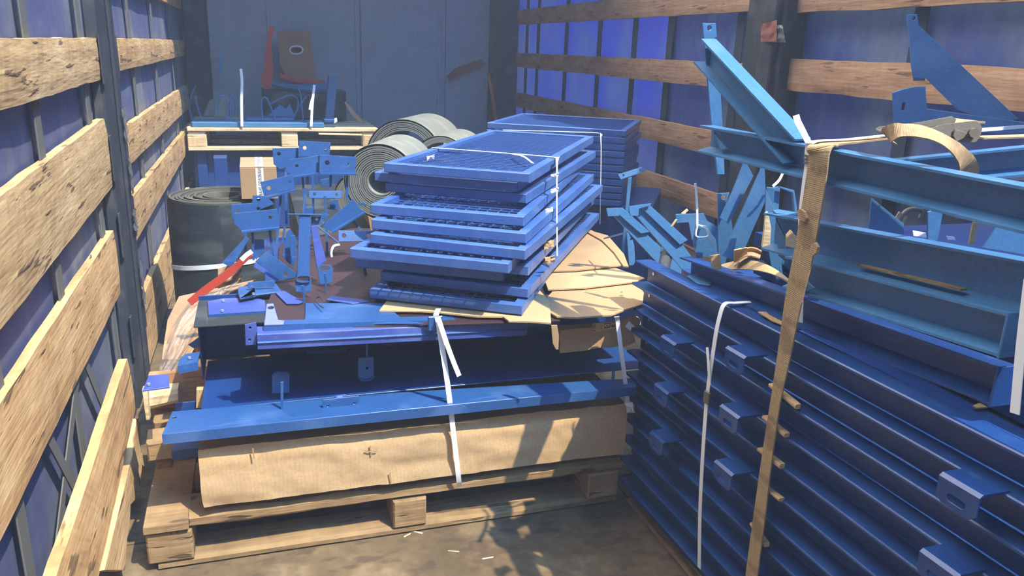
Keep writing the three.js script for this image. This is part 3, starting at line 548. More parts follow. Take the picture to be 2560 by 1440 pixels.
{ // far right: brace of another frame, upright plate
  const f = new Thing('cantilever_frame', 'blue bracket frame with wide diagonal brace in front of the right side board', 'steel frame', 'blue welded bracket frames');
  const n = new THREE.Vector3(-0.55, 0, 1), P = V(1.55, 1.1, 1.6);
  f.add('brace', platePx([[2272, 66], [2300, 66], [2545, 296], [2500, 308], [2395, 275], [2316, 196], [2283, 196], [2278, 160]], P, n, 0.005), M.frame);
  f.add('brace_flange', platePx([[2276, 62], [2304, 60], [2552, 290], [2540, 298]], P.clone().addScaledVector(n, -0.02), new THREE.Vector3(0.2, 1, 0.5), 0.005), M.frame);
  f.add('end_plate', platePx([[2266, 36], [2293, 36], [2298, 66], [2270, 68]], P, n, 0.005, [[2284, 46, 0.005]]), M.frame);
  f.add('lower_tab', platePx([[2280, 160], [2313, 195], [2313, 202], [2284, 202]], P.clone().addScaledVector(n, -0.012), n, 0.004, [[2297, 190, 0.007, 0.011]]), M.frame);
  f.add('arm', platePx([[2318, 272], [2400, 284], [2530, 302], [2560, 306], [2600, 312], [2600, 345], [2318, 316]], P.clone().addScaledVector(n, 0.01), n, 0.03), M.frame);
  f.add('upright', platePx([[2231, 232], [2262, 222], [2286, 217], [2314, 216], [2320, 300], [2236, 320]], P.clone().addScaledVector(n, 0.03), n, 0.005, [[2259, 266, 0.008, 0.02]]), M.frame);
  f.done();
  // bars lying across the top, behind the ratchet
  const g = new Thing('cross_bar', 'bright blue channel bar running across the frames below the ratchet', 'steel bar');
  g.add('body', channel(at(2620, 356, { D: 1.02 }), at(2190, 400, { D: 1.16 }), 0.05, 0.03, 0.004, 1), M.frame); g.done();
  const h = new Thing('cross_bar', 'dark blue channel bar with a pale lower flange at the right edge', 'steel bar');
  h.add('body', channel(at(2640, 440, { D: 1.0 }), at(2380, 470, { D: 1.1 }), 0.05, 0.03, 0.004, 1), M.frame); h.done();
  // the dark mass of plates behind the arms
  for (const [pts, D, mat, label] of [
    [[[2170, 600], [2180, 495], [2260, 560], [2262, 620]], 1.5, M.frame, 'pointed blue plate seen between the two upper channel arms'],
    [[[2320, 530], [2360, 520], [2345, 600], [2320, 610]], 1.4, M.frame, 'narrow blue plate between the upper channel arms, right of the hook'],
    [[[2460, 620], [2500, 560], [2580, 560], [2580, 640]], 1.3, M.frame, 'slanting blue plate between the upper channel arms at the right edge']]) single('gusset_plate', platePx(pts, V(0, 0, D), new THREE.Vector3(-0.3, 0, 1), 0.005), mat, label, 'steel plate');
  const hk = new Thing('lashing_hook', 'dark steel lashing hook on its tan belt between the upper channel arms', 'hook');
  hk.add('hook', tube([at(2245, 560, { D: 1.45 }), at(2262, 530, { D: 1.45 }), at(2285, 522, { D: 1.45 }), at(2305, 530, { D: 1.45 }), at(2300, 545, { D: 1.45 })], 0.005), M.ratchet);
  hk.add('belt_end', ribbon([at(2258, 535, { D: 1.45 }), at(2240, 565, { D: 1.45 })], WX, 0.03, 0.003, 4), M.belt); hk.done();
  single('belt_tail', ribbon([at(2438, 555, { D: 1.2 }), at(2428, 610, { D: 1.2 })], WX, 0.014, 0.003, 4), M.belt, 'narrow tan belt end hanging between the upper channel arms', 'belt');
  single('belt_roll', ribbon([at(2388, 958, { D: 1.0 }), at(2388, 1000, { D: 1.0 }), at(2392, 1035, { D: 1.0 })], WX, 0.024, 0.004, 4), M.belt, 'short piece of tan belt hanging below the lowest channel frame', 'belt');
  [[[[2282, 576], [2315, 582], [2318, 595], [2284, 590]], 'white paper scrap behind the second channel arm, below the hook'], [[[2366, 590], [2386, 592], [2390, 600], [2370, 600]], 'small pale scrap on the second channel arm, right of the hook']].forEach(([p, l]) => single('paper_scrap', platePx(p, V(0, 0, 1.25), WZ, 0.001), M.white, l, 'scrap'));
  single('cardboard_scrap', platePx([[2384, 840], [2410, 838], [2416, 850], [2412, 858], [2386, 848]], V(0, 0, 0.98), WZ, 0.003), M.cardD, 'small square tan cardboard scrap above the lowest channel frame', 'cardboard');
  single('cardboard_scrap', flatPx([[2432, 1012], [2452, 1004], [2478, 1006], [2470, 1016], [2440, 1018]], 0.69, 0.003), M.cardD, 'crumpled tan cardboard scrap on the dark deck left of the right white strap', 'cardboard');
  single('pale_strip', ribbon([at(2118, 760, { X: 0.95 }), at(2440, 868, { X: 0.95 })], WX, 0.01, 0.002, 2), M.frame, 'long pale blue flat strip between the third and lowest channel frames', 'strip');
  single('wooden_spacer', ribbon([at(2150, 662, { X: 0.96 }), at(2410, 724, { X: 0.96 })], WX, 0.012, 0.003, 2), M.pallet, 'thin wooden slat wedged between the second and third channel frames', 'slat');
  // white straps on the upper frames
  const s = new Thing('packing_strap', 'white plastic strap with curled free end behind the top of the tan belt', 'strap', 'white plastic packing straps');
  const Q = (x, y, X = 0.912) => at(x, y, { X });
  s.add('band', ribbon([at(2216, 338, { Y: 1.074 }), at(2110, 349, { Y: 1.07 }), at(2030, 356, { Y: 1.066 }), Q(2019, 372), Q(2018, 410), Q(2011, 460), Q(2004, 520), Q(2001, 600), Q(2003, 700, 0.925), Q(2003, 740, 0.925), Q(2001, 806, 0.925)], [WZ, WZ, WZ, WZ, WZ, WZ, WZ, WZ, WZ, WZ, WZ], 0.0125, 0.0012), M.strap);
  s.add('tail', ribbon([at(2022, 358, { Y: 1.07 }), Q(2008, 330), Q(1994, 302), Q(1990, 288)], WX.clone().add(WZ), 0.011, 0.001), M.strap);
  for (let i = 0; i < 3; i++) s.add('seal', box(Q(2018 - i * 0.6, 390 + i * 9, 0.909), 0.004, 0.003, 0.018), M.ratchet); s.done();
  const r = new Thing('packing_strap', 'wide white plastic strap standing at the right picture edge over the channel frames', 'strap', 'white plastic packing straps');
  r.add('band', ribbon([at(2572, 700, { X: 0.92 }), at(2553, 860, { X: 0.92 }), at(2537, 1034, { X: 0.92 })], WZ, 0.0135, 0.0015), M.strap); r.done();
  const c = new Thing('packing_strap', 'long white strap over the frame tops running behind the ratchet to the right', 'strap', 'white plastic packing straps');
  c.add('band', ribbon([at(2300, 334, { Y: 1.085 }), at(2450, 325, { Y: 1.085 }), at(2600, 313, { Y: 1.085 })], WY, 0.007, 0.001), M.strap); c.done();
}
{ // lashing belt and ratchet
  const b = new Thing('lashing_belt', 'tan lashing belt with worn edges drawn tight over the blue frames to the floor', 'lashing belt');
  const P = (x, y, X = 0.9) => at(x, y, { X });
  b.add('band', ribbon([at(2200, 345, { Y: 1.068 }), at(2130, 352, { Y: 1.066 }), at(2062, 362, { Y: 1.064 }), P(2050, 376), P(2043, 430), P(2026, 540), P(2008, 640), P(1985, 745), P(1962, 880), P(1940, 1000), P(1916, 1160), P(1898, 1300), P(1882, 1420), P(1866, 1560)], [WZ, WZ, WZ, WZ, WZ, WZ, WZ, WZ, WZ, WZ, WZ, WZ, WZ, WZ], [0.035, 0.04, 0.047, 0.049, 0.05, 0.05, 0.05, 0.045, 0.036, 0.027, 0.03, 0.035, 0.036, 0.036], 0.0028, 8), M.belt);
  const fray = (p) => platePx(p, V(0.893, 0, 0), nX, 0.006);
  b.add('frayed_patch', fray([[1990, 528], [2000, 522], [2010, 530], [2016, 545], [2008, 556], [1996, 548]]), M.belt); b.add('frayed_patch', fray([[2026, 612], [2036, 606], [2043, 618], [2040, 632], [2030, 640], [2022, 628]]), M.belt);
  b.done();
  const r = new Thing('ratchet_buckle', 'worn zinc ratchet buckle lying on top of the blue frames', 'ratchet');
  const n = new THREE.Vector3(-0.35, 0.25, 1), q = V(1.05, 1.09, 1.0), q2 = q.clone().addScaledVector(n, -0.05);
  r.add('side_plate', platePx([[2312, 328], [2345, 314], [2380, 307], [2440, 302], [2452, 310], [2457, 322], [2450, 345], [2440, 356], [2410, 356], [2380, 345], [2350, 336]], q, n, 0.003), M.ratchet);
  r.add('side_plate', platePx([[2189, 322], [2200, 316], [2300, 305], [2380, 290], [2392, 298], [2388, 306], [2350, 314], [2330, 318], [2296, 322], [2250, 326], [2215, 330]], q2, n, 0.003), M.ratchet);
  r.add('handle', platePx([[2189, 322], [2300, 306], [2345, 318], [2310, 329], [2222, 332]], V(0, 1.098, 0), WY, 0.003, [[2310, 317, 0.012, 0.004]]), M.ratchet);
  r.add('spindle', rod(at(2433, 332, { D: 0.985 }), at(2412, 314, { D: 1.05 }), 0.007, 14), M.ratchet);
  r.add('pawl', platePx([[2388, 322], [2420, 332], [2412, 345], [2392, 354], [2384, 340]], q.clone().addScaledVector(n, 0.004), n, 0.003), M.ratchet);
  r.add('ratchet_wheel', rod(at(2437, 333, { D: 0.974 }), at(2435, 332, { D: 0.984 }), 0.0075, 8), M.ratchet);
  r.add('wound_belt', ribbon([at(2355, 312, { Y: 1.1 }), at(2395, 302, { Y: 1.106 }), at(2430, 303, { Y: 1.1 })], WZ, 0.045, 0.004, 8), M.belt);
  r.done();
  const t = new Thing('belt_tail', 'loose tan belt tail looping out of the ratchet over the top arm', 'belt');
  const q3 = (x, y, z) => new THREE.Vector3(x, y, z);
  t.add('band', ribbon([at(2230, 352, { D: 0.97 }), at(2219, 338, { D: 0.95 }), at(2246, 327, { D: 0.93 }), at(2300, 329, { D: 0.915 }), at(2350, 346, { D: 0.905 }), at(2392, 376, { D: 0.9 }), at(2415, 408, { D: 0.905 }), at(2424, 442, { D: 0.93 })], [q3(0.2, -0.5, 0.8), q3(0, -0.5, 0.85), q3(-0.1, -0.5, 0.85), q3(-0.2, -0.6, 0.7), q3(-0.5, -0.5, 0.6), q3(-0.8, -0.3, 0.35), q3(-1, 0, 0.2), q3(-1, 0.1, 0.2)], [0.022, 0.026, 0.026, 0.026, 0.026, 0.028, 0.029, 0.029], 0.0025, 8), M.belt); t.done();
  single('lashing_belt', ribbon([at(2440, 344, { Y: 1.08 }), at(2520, 342, { Y: 1.08 }), at(2640, 336, { Y: 1.08 })], WZ, 0.03, 0.003, 4), M.belt, 'flat tan belt leaving the ratchet towards the right edge', 'belt');
}
{ // torn cardboard on the lowest arm and scraps
  const c = new Thing('torn_cardboard', 'torn strip of tan cardboard curling over the lowest blue arm left of the belt', 'cardboard');
  const top = (u) => [mix(1782, 1980, u), 668 - 22 * Math.sin(u * 3.0) + 40 * u * u * u];
  c.add('strip', patch((u, v) => { const [x, y] = top(u), w = 8 + 16 * Math.sin(u * 3.14); return at(x + 6 * v, y + w * v, { D: mix(1.53, 1.28, u) - 0.03 * v }); }, 24, 5, 0.003), M.card);
  c.add('folded_end', platePx([[1776, 640], [1800, 636], [1805, 672], [1792, 676], [1780, 668]], V(0, 0, 1.5), new THREE.Vector3(-0.3, 0, 1), 0.004), M.cardD);
  c.add('curl', patch((u, v) => at(1838 + 66 * u - 4 * v, 640 - 20 * Math.sin(u * 2.6) + 26 * v * (1 - 0.4 * u) , { D: 1.44 - 0.03 * v + 0.02 * Math.sin(v * 3) }), 12, 6, 0.003), M.cardB);
  c.add('curl', patch((u, v) => at(1836 + 32 * u, 626 - 6 * u + 30 * v * (1 - 0.5 * u), { D: 1.42 + 0.02 * v }), 8, 5, 0.003), M.card); c.done();
  single('torn_cardboard', platePx([[1940, 708], [1970, 712], [1966, 724], [1948, 716]], V(0, 0, 1.3), new THREE.Vector3(-0.3, 0.6, 1), 0.003), M.cardD, 'small cardboard flake under the torn strip beside the belt', 'cardboard');
  single('torn_cardboard', platePx([[1965, 588], [1976, 574], [1985, 584], [1992, 592], [1990, 622], [1966, 616]], V(0, 0, 1.2), new THREE.Vector3(-0.4, 0.2, 1), 0.004), M.cardD, 'crumpled cardboard scrap against the left edge of the tan belt', 'cardboard');
  single('wood_wedge', platePx([[1914, 534], [1920, 530], [1928, 570], [1925, 622], [1905, 618], [1911, 570]], V(1.0, 0.85, 1.33), new THREE.Vector3(-0.5, 0, 1), 0.012), M.palletNew, 'slim pale wooden wedge standing between the blue legs left of the belt', 'wedge');
  single('torn_cardboard', flatPx([[1895, 778], [1925, 778], [1990, 812], [2004, 822], [1975, 818], [1930, 800]], 0.716, 0.003), M.cardD, 'flat torn cardboard strip on the topmost angle beam behind the belt', 'cardboard');
  // wire with a loop
  const w = new Thing('strap_end', 'white strap end standing up with a knotted loop behind the angle beams', 'strap');
  const D = { D: 1.58 };
  w.add('band', ribbon([at(1738, 458, D), at(1742, 500, D), at(1743, 566, D)], WX, 0.005, 0.002, 6), M.strap);
  w.add('loop', tube([at(1743, 566, D), at(1740, 590, D), at(1770, 590, D), at(1768, 575, D), at(1745, 562, D), at(1765, 572, D), at(1773, 590, D), at(1786, 620, D)], 0.0022, 40), M.strap); w.done();
  single('strap_end', ribbon([at(1958, 430, { D: 1.45 }), at(1948, 450, { D: 1.45 }), at(1932, 466, { D: 1.45 })], WX, 0.006, 0.0015, 5), M.strap, 'short white strap end curling under the top arm left of the belt', 'strap');
}
{ // brackets behind the angle beams
  const mk = (label, base, pts, D, mat, nrm, extra) => { const t = new Thing('channel_bracket', label, 'bracket', 'blue channel brackets behind the angle beams'); pts.forEach(([name, p, m, off = 0]) => t.add(name, platePx(p, V(0, 0, D - off), nrm, 0.005), m || mat)); if (extra) extra(t, D); t.done(); };
  mk('left dusty blue channel bracket leaning behind the angle beams', 0, [['web', [[1518, 522], [1545, 524], [1600, 570], [1660, 625], [1740, 690], [1700, 720], [1590, 600]], M.frame], ['flange', [[1530, 521], [1556, 519], [1625, 580], [1602, 584]], M.frame, 0.01], ['end_tab', [[1516, 521], [1546, 519], [1548, 540], [1520, 541]], M.frame, 0.02]], 2.05, M.frame, new THREE.Vector3(-0.2, 0.2, 1));
  mk('right dusty blue channel bracket leaning behind the angle beams', 0, [['web', [[1576, 522], [1610, 518], [1670, 560], [1735, 650], [1745, 720], [1660, 620]], M.frame], ['flange', [[1598, 514], [1622, 510], [1720, 600], [1700, 612]], M.frame, 0.01], ['end_tab', [[1572, 516], [1628, 508], [1626, 514], [1598, 522], [1596, 540], [1576, 540]], M.frame, 0.02]], 1.95, M.frame, new THREE.Vector3(-0.2, 0.2, 1));
  const t = new Thing('tee_bracket', 'small blue tee bracket on a thin stem in front of the right boards', 'bracket');
  t.add('head_plate', platePx([[1545, 436], [1606, 417], [1615, 428], [1552, 449]], V(0, 0, 2.45), new THREE.Vector3(-0.1, 0.3, 1), 0.004, [[1559, 438, 0.004], [1600, 426, 0.004]]), M.frame);
  t.add('stem', platePx([[1571, 446], [1580, 443], [1556, 700], [1548, 700]], V(0, 0, 2.47), WZ, 0.004), M.frame); { const q = at(1552, 700, { D: 2.472 }); t.add('foot', box(q.clone().setY(q.y / 2 + 0.005), 0.012, q.y + 0.01, 0.006), M.frame); } t.done();
  single('torn_blue_angle', platePx([[1567, 583], [1571, 582], [1577, 594], [1574, 602], [1582, 600], [1586, 615], [1588, 655], [1584, 663], [1573, 664]], V(0, 0, 1.9), new THREE.Vector3(-0.3, 0.2, 1), 0.004), M.frame, 'notched pale blue angle standing just right of the cardboard sheets', 'steel angle');
  single('thin_rod', rod(at(1511, 596, { D: 2.1 }), at(1568, 581, { D: 1.95 }), 0.0025), M.frame, 'thin pale rod behind the cardboard sheets, left of the notched angle', 'rod');
  const j = new Thing('small_tube', 'short dark tube standing between the leaning channel brackets', 'tube');
  j.add('body', rod(at(1655, 690, { D: 1.85 }), at(1668, 630, { D: 1.9 }), 0.017, 14), M.steelPost); j.add('collar', rod(at(1667, 634, { D: 1.9 }), at(1669, 620, { D: 1.91 }), 0.019, 14), M.frame); j.done();
  single('folded_tab', platePx([[1670, 658], [1692, 668], [1682, 678], [1668, 668]], V(0, 0, 1.8), new THREE.Vector3(-0.2, 0.7, 1), 0.003), M.frame, 'small pale folded tab above the topmost angle beam', 'steel tab');
  single('wood_chip', platePx([[1704, 534], [1718, 522], [1722, 526], [1712, 536]], V(0, 0, 1.7), WZ, 0.003), M.palletNew, 'small pale wood chip caught above the leaning channel brackets', 'chip');
  single('wood_chip', platePx([[1678, 566], [1690, 548], [1694, 549], [1682, 568]], V(0, 0, 1.75), WZ, 0.003), M.palletNew, 'thin pale wood stick leaning behind the right channel bracket', 'chip');
  single('back_plate', platePx([[1690, 536], [1760, 534], [1768, 552], [1800, 570], [1800, 620], [1730, 600], [1722, 556], [1692, 558]], V(0, 0, 2.0), WZ, 0.004), M.frame, 'dark blue plate behind the knotted strap end', 'steel plate');
}

// ---------------------------------------------------------------- centre: pallet with the sheet-metal load
{
  const p = new Thing('wooden_pallet', 'worn wooden pallet on the floor under the long cardboard package', 'pallet');
  const d0 = 1.735, x0 = -0.297, x1 = 0.9;
  [[0, M.pallet], [0.39, M.pallet], [0.78, M.pallet]].forEach(([dd, m], i) => p.add('bottom_board', boardQuad(V(x0 + 0.02, 0.022, d0 + dd), V(x1, 0.022, d0 + dd), V(x1, 0.0005, d0 + dd), V(x0 + 0.02, 0.0005, d0 + dd), 0.1, 90 + i, 0.002, 26), m));
  for (const dd of [0, 0.39, 0.78]) for (const [x, w] of [[-0.247, 0.1], [0.318, 0.085], [0.855, 0.09]]) p.add('block', box(V(x, 0.061, d0 + dd + 0.055 - (dd ? 0 : 0.004)), w, 0.078, 0.11, { b: 0.004 }), M.pallet);
  for (const [x, w] of [[-0.25, 0.096]]) p.add('stringer', boardQuad(V(x - w / 2, 0.136, d0 - 0.012), V(x + w / 2, 0.136, d0 - 0.012), V(x + w / 2, 0.1, d0 - 0.012), V(x - w / 2, 0.1, d0 - 0.012), 0.9, 95, 0.001, 4), M.pallet);
  [[0.0, 0.1], [0.16, 0.1], [0.33, 0.12], [0.52, 0.1], [0.7, 0.1], [0.84, 0.05]].forEach(([dd, w], i) => p.add('deck_board', boardQuad(V(-0.2, 0.136, d0 + dd), V(x1 + 0.004, 0.136, d0 + dd), V(x1 + 0.004, 0.101, d0 + dd), V(-0.2, 0.101, d0 + dd), w, 100 + i, 0.0035, 26), M.pallet));
  p.done();
  single('steel_bearer', box(V(0.4, 0.149, 1.97), 1.0, 0.024, 0.36), M.blueDeep, 'flat dark blue steel bearer between the worn pallet and the cardboard package', 'steel bearer');
  single('wood_block', box(V(-0.262, 0.246, 1.9), 0.066, 0.05, 0.08, { yaw: 0.05 }), M.pallet, 'upper small wood block standing at the left end of the load', 'wood block');
  single('wood_block', box(V(-0.262, 0.198, 1.91), 0.036, 0.024, 0.06), M.pallet, 'lower thin wood block at the left end of the load', 'wood block');
  const du = new Thing('wooden_crate', 'dark wooden crate frame standing behind the left end of the load', 'crate');
  du.add('post', box(V(-0.25, 0.2, 2.1), 0.1, 0.08, 0.12), M.pallet); du.add('board', boardQuad(V(-0.31, 0.34, 2.12), V(-0.02, 0.34, 2.12), V(-0.02, 0.2, 2.12), V(-0.31, 0.2, 2.12), 0.03, 111, 0.002, 8), M.plankR);
  du.add('cleat', boardQuad(V(-0.31, 0.31, 2.06), V(-0.235, 0.315, 2.06), V(-0.235, 0.278, 2.06), V(-0.31, 0.265, 2.06), 0.05, 112, 0.002, 6), M.palletNew);
  du.add('cleat', boardQuad(V(-0.316, 0.335, 2.03), V(-0.303, 0.335, 2.03), V(-0.306, 0.25, 2.03), V(-0.314, 0.25, 2.03), 0.03, 113, 0.002, 6), M.palletNew); du.done();
  single('cardboard_scrap', platePx([[491, 975], [516, 974], [515, 1021], [490, 1021]], V(0, 0, 1.96), WZ, 0.02), M.card, 'narrow upright cardboard piece beside the dark load opening at left', 'cardboard');
  single('orange_cap', box(at(513, 868, { D: 2.15 }), 0.05, 0.025, 0.05, { b: 0.008 }), M.orange, 'small orange brown cap left of the dark load opening', 'cap');
}
{ // the long package
  const c = new Thing('cardboard_package', 'long low cardboard package with creased lid on the worn pallet', 'cardboard package');
  const F = (u, v) => { const x = mix(-0.167, 0.903, u), y = mix(0.162, 0.305, v), e = Math.min(u * 40, 1); return V(x + 0.004 * (fbm(v * 5, 3, 99, 99, 2, 901) - 0.5) * (1 - e), y + (v < 0.02 ? 0.006 * (fbm(u * 14, 1, 99, 99, 3, 902) - 0.5) : 0.003 * (fbm(u * 8, 1, 99, 99, 3, 907) - 0.5)), 1.722 + 0.012 * (fbm(u * 9, v * 3, 99, 99, 3, 903) - 0.5) + (v > 0.78 ? 0.05 * (v - 0.78) : 0) + 0.004 * (fbm(u * 40, v * 4, 99, 99, 2, 904) - 0.5)); };
  c.add('front_panel', patch(F, 120, 14, 0.004), M.card);
  c.add('lid', box(V(0.368, 0.3, 1.95), 1.07, 0.006, 0.43), M.cardB); c.add('end_panel', box(V(-0.164, 0.233, 1.94), 0.005, 0.138, 0.42), M.cardD);
  c.add('fill', box(V(0.38, 0.23, 1.96), 1.03, 0.13, 0.42), M.cardD);
  for (const [x, y] of [[632, 1135], [925, 1128], [975, 1195]]) c.add('tape_crease', ribbon([at(x, y - 14, { D: 1.712 }), at(x + 3, y + 12, { D: 1.712 })], WX, 0.003, 0.001, 3), M.cardD);
  c.add('tear', ribbon([at(912, 1127, { D: 1.711 }), at(928, 1130, { D: 1.711 }), at(943, 1127, { D: 1.711 })], WY, 0.003, 0.001, 3), M.cardD);
  c.done();
  const b = new Thing('steel_channel', 'short blue steel channel poking out left of the cardboard package', 'steel channel');
  b.add('top_flange', box(V(-0.06, 0.262, 1.9), 0.35, 0.004, 0.16), M.blueDeep); b.add('web', box(V(-0.06, 0.29, 1.97), 0.35, 0.06, 0.004), M.blueDeep); b.add('front_lip', box(V(-0.06, 0.25, 1.822), 0.35, 0.022, 0.004), M.blueDeep); b.done();
}
{ // large folded sheet-metal trough: wide lower ledge, dark web, upper rails
  const t = new Thing('sheet_metal_trough', 'wide folded blue sheet metal trough with sunlit lower ledge above the cardboard package', 'steel trough');
  const y = 0.372, xl = -0.245, xr = 0.903, f = 1.735;
  t.add('ledge', platePx([[431, 1028], [1000, 980], [1596, 944], [1590, 966], [1000, 1024], [405, 1085]], V(0, y, 0), WY, 0.003, [[436, 1043, 0.005]]), M.blue);
  t.add('front_lip', prof([[0, 0], [-0.003, 0], [-0.003, -0.024], [0, -0.024]], at(405, 1085, { Y: y }), at(1590, 966, { Y: y })), M.blue);
  t.add('web', box(V(0.42, 0.462, 2.12), 1.18, 0.18, 0.004), M.blueDeep);  // inside is deeper blue than the ledge: recess shade put into its colour
  t.add('end_web', box(V(-0.165, 0.455, 2.05), 0.004, 0.165, 0.14), M.blueDeep);
  t.add('floor_pan', box(V(0.42, 0.3665, 1.965), 1.16, 0.003, 0.31), M.blueDeep); t.add('top_flange', box(V(0.5, 0.547, 1.96), 1.0, 0.003, 0.32), M.blueDeep);
  t.add('body', box(V(0.5, 0.432, 2.45), 1.0, 0.235, 0.64), M.blueDeep);
  t.done();
  const bk = (name, label, fn) => { const b = new Thing(name, label, 'bracket'); fn(b); b.done(); };
  bk('post_bracket', 'blue post bracket with rounded plate inside the trough, left', (b) => {
    b.add('plate', platePx([[680, 938], [688, 932], [716, 931], [724, 938], [724, 982], [680, 984]], V(0, 0, 1.82), WZ, 0.004), M.blue);
    b.add('rim', ribbon([at(680, 942, { D: 1.812 }), at(690, 931, { D: 1.812 }), at(715, 930, { D: 1.812 }), at(724, 940, { D: 1.812 })], WZ, 0.01, 0.002, 6), M.blue);
    b.add('stem', platePx([[701, 956], [709, 955], [708, 1046], [702, 1046]], V(0, 0, 1.76), WZ, 0.004), M.blue); b.add('foot', platePx([[676, 1050], [738, 1042], [740, 1048], [678, 1056]], V(0, 0, 1.75), WZ, 0.004), M.blue);
  });
  bk('angle_bracket', 'blue angle bracket with two holes standing on the sunlit ledge', (b) => {
    b.add('plate', platePx([[807, 1000], [898, 990], [901, 1014], [806, 1024]], V(0, 0, 1.745), WZ, 0.003, [[820, 1013, 0.0045], [886, 1006, 0.0045]]), M.blue);
    b.add('tab', platePx([[838, 990], [866, 986], [868, 996], [838, 998]], V(0, 0, 1.75), WZ, 0.003), M.blue);
    b.add('lettering', tagPrint(), M.tag);
  });
  bk('hanging_bracket', 'dark rounded bracket hanging inside the trough under the rails', (b) => { b.add('plate', platePx([[896, 895], [934, 893], [935, 942], [925, 950], [903, 952], [895, 942]], V(0, 0, 1.84), WZ, 0.004, [[918, 921, 0.0035]]), M.blue); b.add('rim', ribbon([at(896, 944, { D: 1.835 }), at(905, 950, { D: 1.835 }), at(926, 948, { D: 1.835 }), at(934, 940, { D: 1.835 })], WZ, 0.01, 0.002), M.blue); b.add('stem', platePx([[916, 850], [921, 850], [919, 893], [914, 893]], V(0, 0, 1.845), WZ, 0.003), M.blue); });
  bk('small_angle', 'small grey green angle lying at the left end of the trough', (b) => { b.add('body', platePx([[524, 1000], [575, 1010], [578, 1020], [562, 1026], [515, 1017]], V(0, 0, 1.87), new THREE.Vector3(-0.2, 0.5, 1), 0.01), M.rubberG); b.add('end', platePx([[519, 1002], [525, 1000], [518, 1017], [512, 1016]], V(0, 0, 1.866), WZ, 0.006), M.blue); });
  // rails in front of the top
  const r1 = new Thing('steel_rail', 'lower blue rail with folded bright lip along the top front of the load', 'steel rail');
  { const A = at(643, 838, { D: 1.742 }), B = at(1318, 806, { D: 1.742 }); A.y += 0.003; B.y += 0.003; r1.add('body', prof([[0, 0], [0.05, 0], [0.05, -0.003], [0.002, -0.003], [0.0, -0.036], [-0.003, -0.036], [-0.003, -0.002]], A, B, WY), M.blueSunlit); r1.add('lip', prof([[-0.003, -0.017], [-0.007, -0.02], [-0.003, -0.024]], A, B, WY), M.blue); r1.add('end_plate', platePx([[612, 812], [640, 806], [644, 834], [640, 862], [614, 864]], V(0, 0, 1.76), WZ, 0.004, [[625, 820, 0.003], [624, 850, 0.003]]), M.blueSunlit); r1.done(); }
  const r2 = new Thing('steel_rail', 'upper blue rail along the front of the dark red sheet', 'steel rail');
  { const A = at(660, 812, { D: 1.76 }), B = at(1400, 792, { D: 1.76 }); r2.add('body', prof([[0, 0], [0.03, 0], [0.03, -0.003], [0.001, -0.003], [0, -0.022], [-0.003, -0.022]], A, B, WY), M.blue); r2.add('end_bracket', platePx([[666, 758], [684, 757], [696, 798], [712, 800], [710, 810], [660, 812]], V(0, 0.583, 0), new THREE.Vector3(0, 1, 0.25), 0.003, [[677, 768, 0.004]]), M.blueSunlit); r2.done(); }
  single('bright_tab', platePx([[768, 878], [866, 873], [866, 879], [768, 885]], V(0, 0, 1.75), new THREE.Vector3(0, 0.6, 1), 0.003), M.blue, 'thin pale edge of a blue strip under the lower rail', 'strip');
  single('shaded_sheet', flatPx([[690, 700], [700, 610], [880, 570], [1200, 570], [1400, 760], [1400, 800], [665, 826], [668, 760]], 0.566, 0.004), M.shadedRed, 'dark red steel sheet with painted deck shade under the bracket pile', 'steel sheet');  // stands in for the shaded deck, its shade painted dark red
  single('blue_sheet', flatPx([[764, 757], [960, 757], [1010, 800], [1060, 808], [762, 806]], 0.572, 0.003), M.blue, 'light blue steel sheet lying in front of the dark red sheet', 'steel sheet');
  single('rubber_sheet', box(V(-0.078, 0.546, 1.99), 0.18, 0.006, 0.2), M.rubber, 'black rubber sheet on the left end of the load under the violet plate', 'rubber sheet');
  // plates at the left end
  const pl = (label, p, Y, holes, lip, mat = M.blueSunlit) => { const b = new Thing('end_plate_stack', label, 'steel plate'); b.add('plate', flatPx(p, Y, 0.004, holes), mat); lip && b.add('front_lip', prof([[0, 0], [-0.003, 0], [-0.003, -0.02], [0, -0.02]], at(...lip[0], { Y }), at(...lip[1], { Y })), M.blue); (holes || []).forEach(([x, y]) => b.add('bolt', rod(at(x, y, { Y: Y + 0.001 }), at(x, y, { Y: Y + 0.001 }).add(new THREE.Vector3(0, 0.005, 0)), 0.004, 8), M.zinc)); b.done(); };
  pl('violet blue folded plate with bolts at the left top of the load', [[519, 753], [556, 745], [636, 742], [662, 750], [665, 776], [521, 786]], 0.556, [[558, 754, 0.004], [556, 779, 0.004]], [[521, 786], [665, 776]]);
  pl('small blue folded plate left of the dark opening, below the violet plate', [[463, 884], [500, 878], [494, 904], [444, 914], [447, 898]], 0.47, [[474, 897, 0.003]], [[444, 914], [494, 904]], M.blue);
  pl('lowest violet blue plate at the left end beside the steel post', [[372, 938], [421, 935], [424, 966], [356, 975]], 0.44, [[372, 963, 0.003]], null);
  pl('pale blue angled plate above the violet plate under the bracket pile', [[596, 716], [690, 708], [704, 728], [640, 736], [600, 745], [595, 732]], 0.57, [[632, 719, 0.004], [634, 737, 0.004]], null, M.blue);
  single('violet_lit_patch', flatPx([[688, 730], [712, 726], [738, 742], [760, 752], [748, 758], [716, 758]], 0.571, 0.003), M.blueSunlit, 'jagged violet blue sunlit patch painted on the dark red sheet', 'strip');  // both violet pieces stand in for sunlit patches on the deck sheet
  single('violet_lit_patch', flatPx([[816, 748], [830, 738], [924, 752], [880, 758]], 0.5755, 0.003), M.blueSunlit, 'pointed violet blue sunlit patch painted behind the light blue sheet', 'strip');
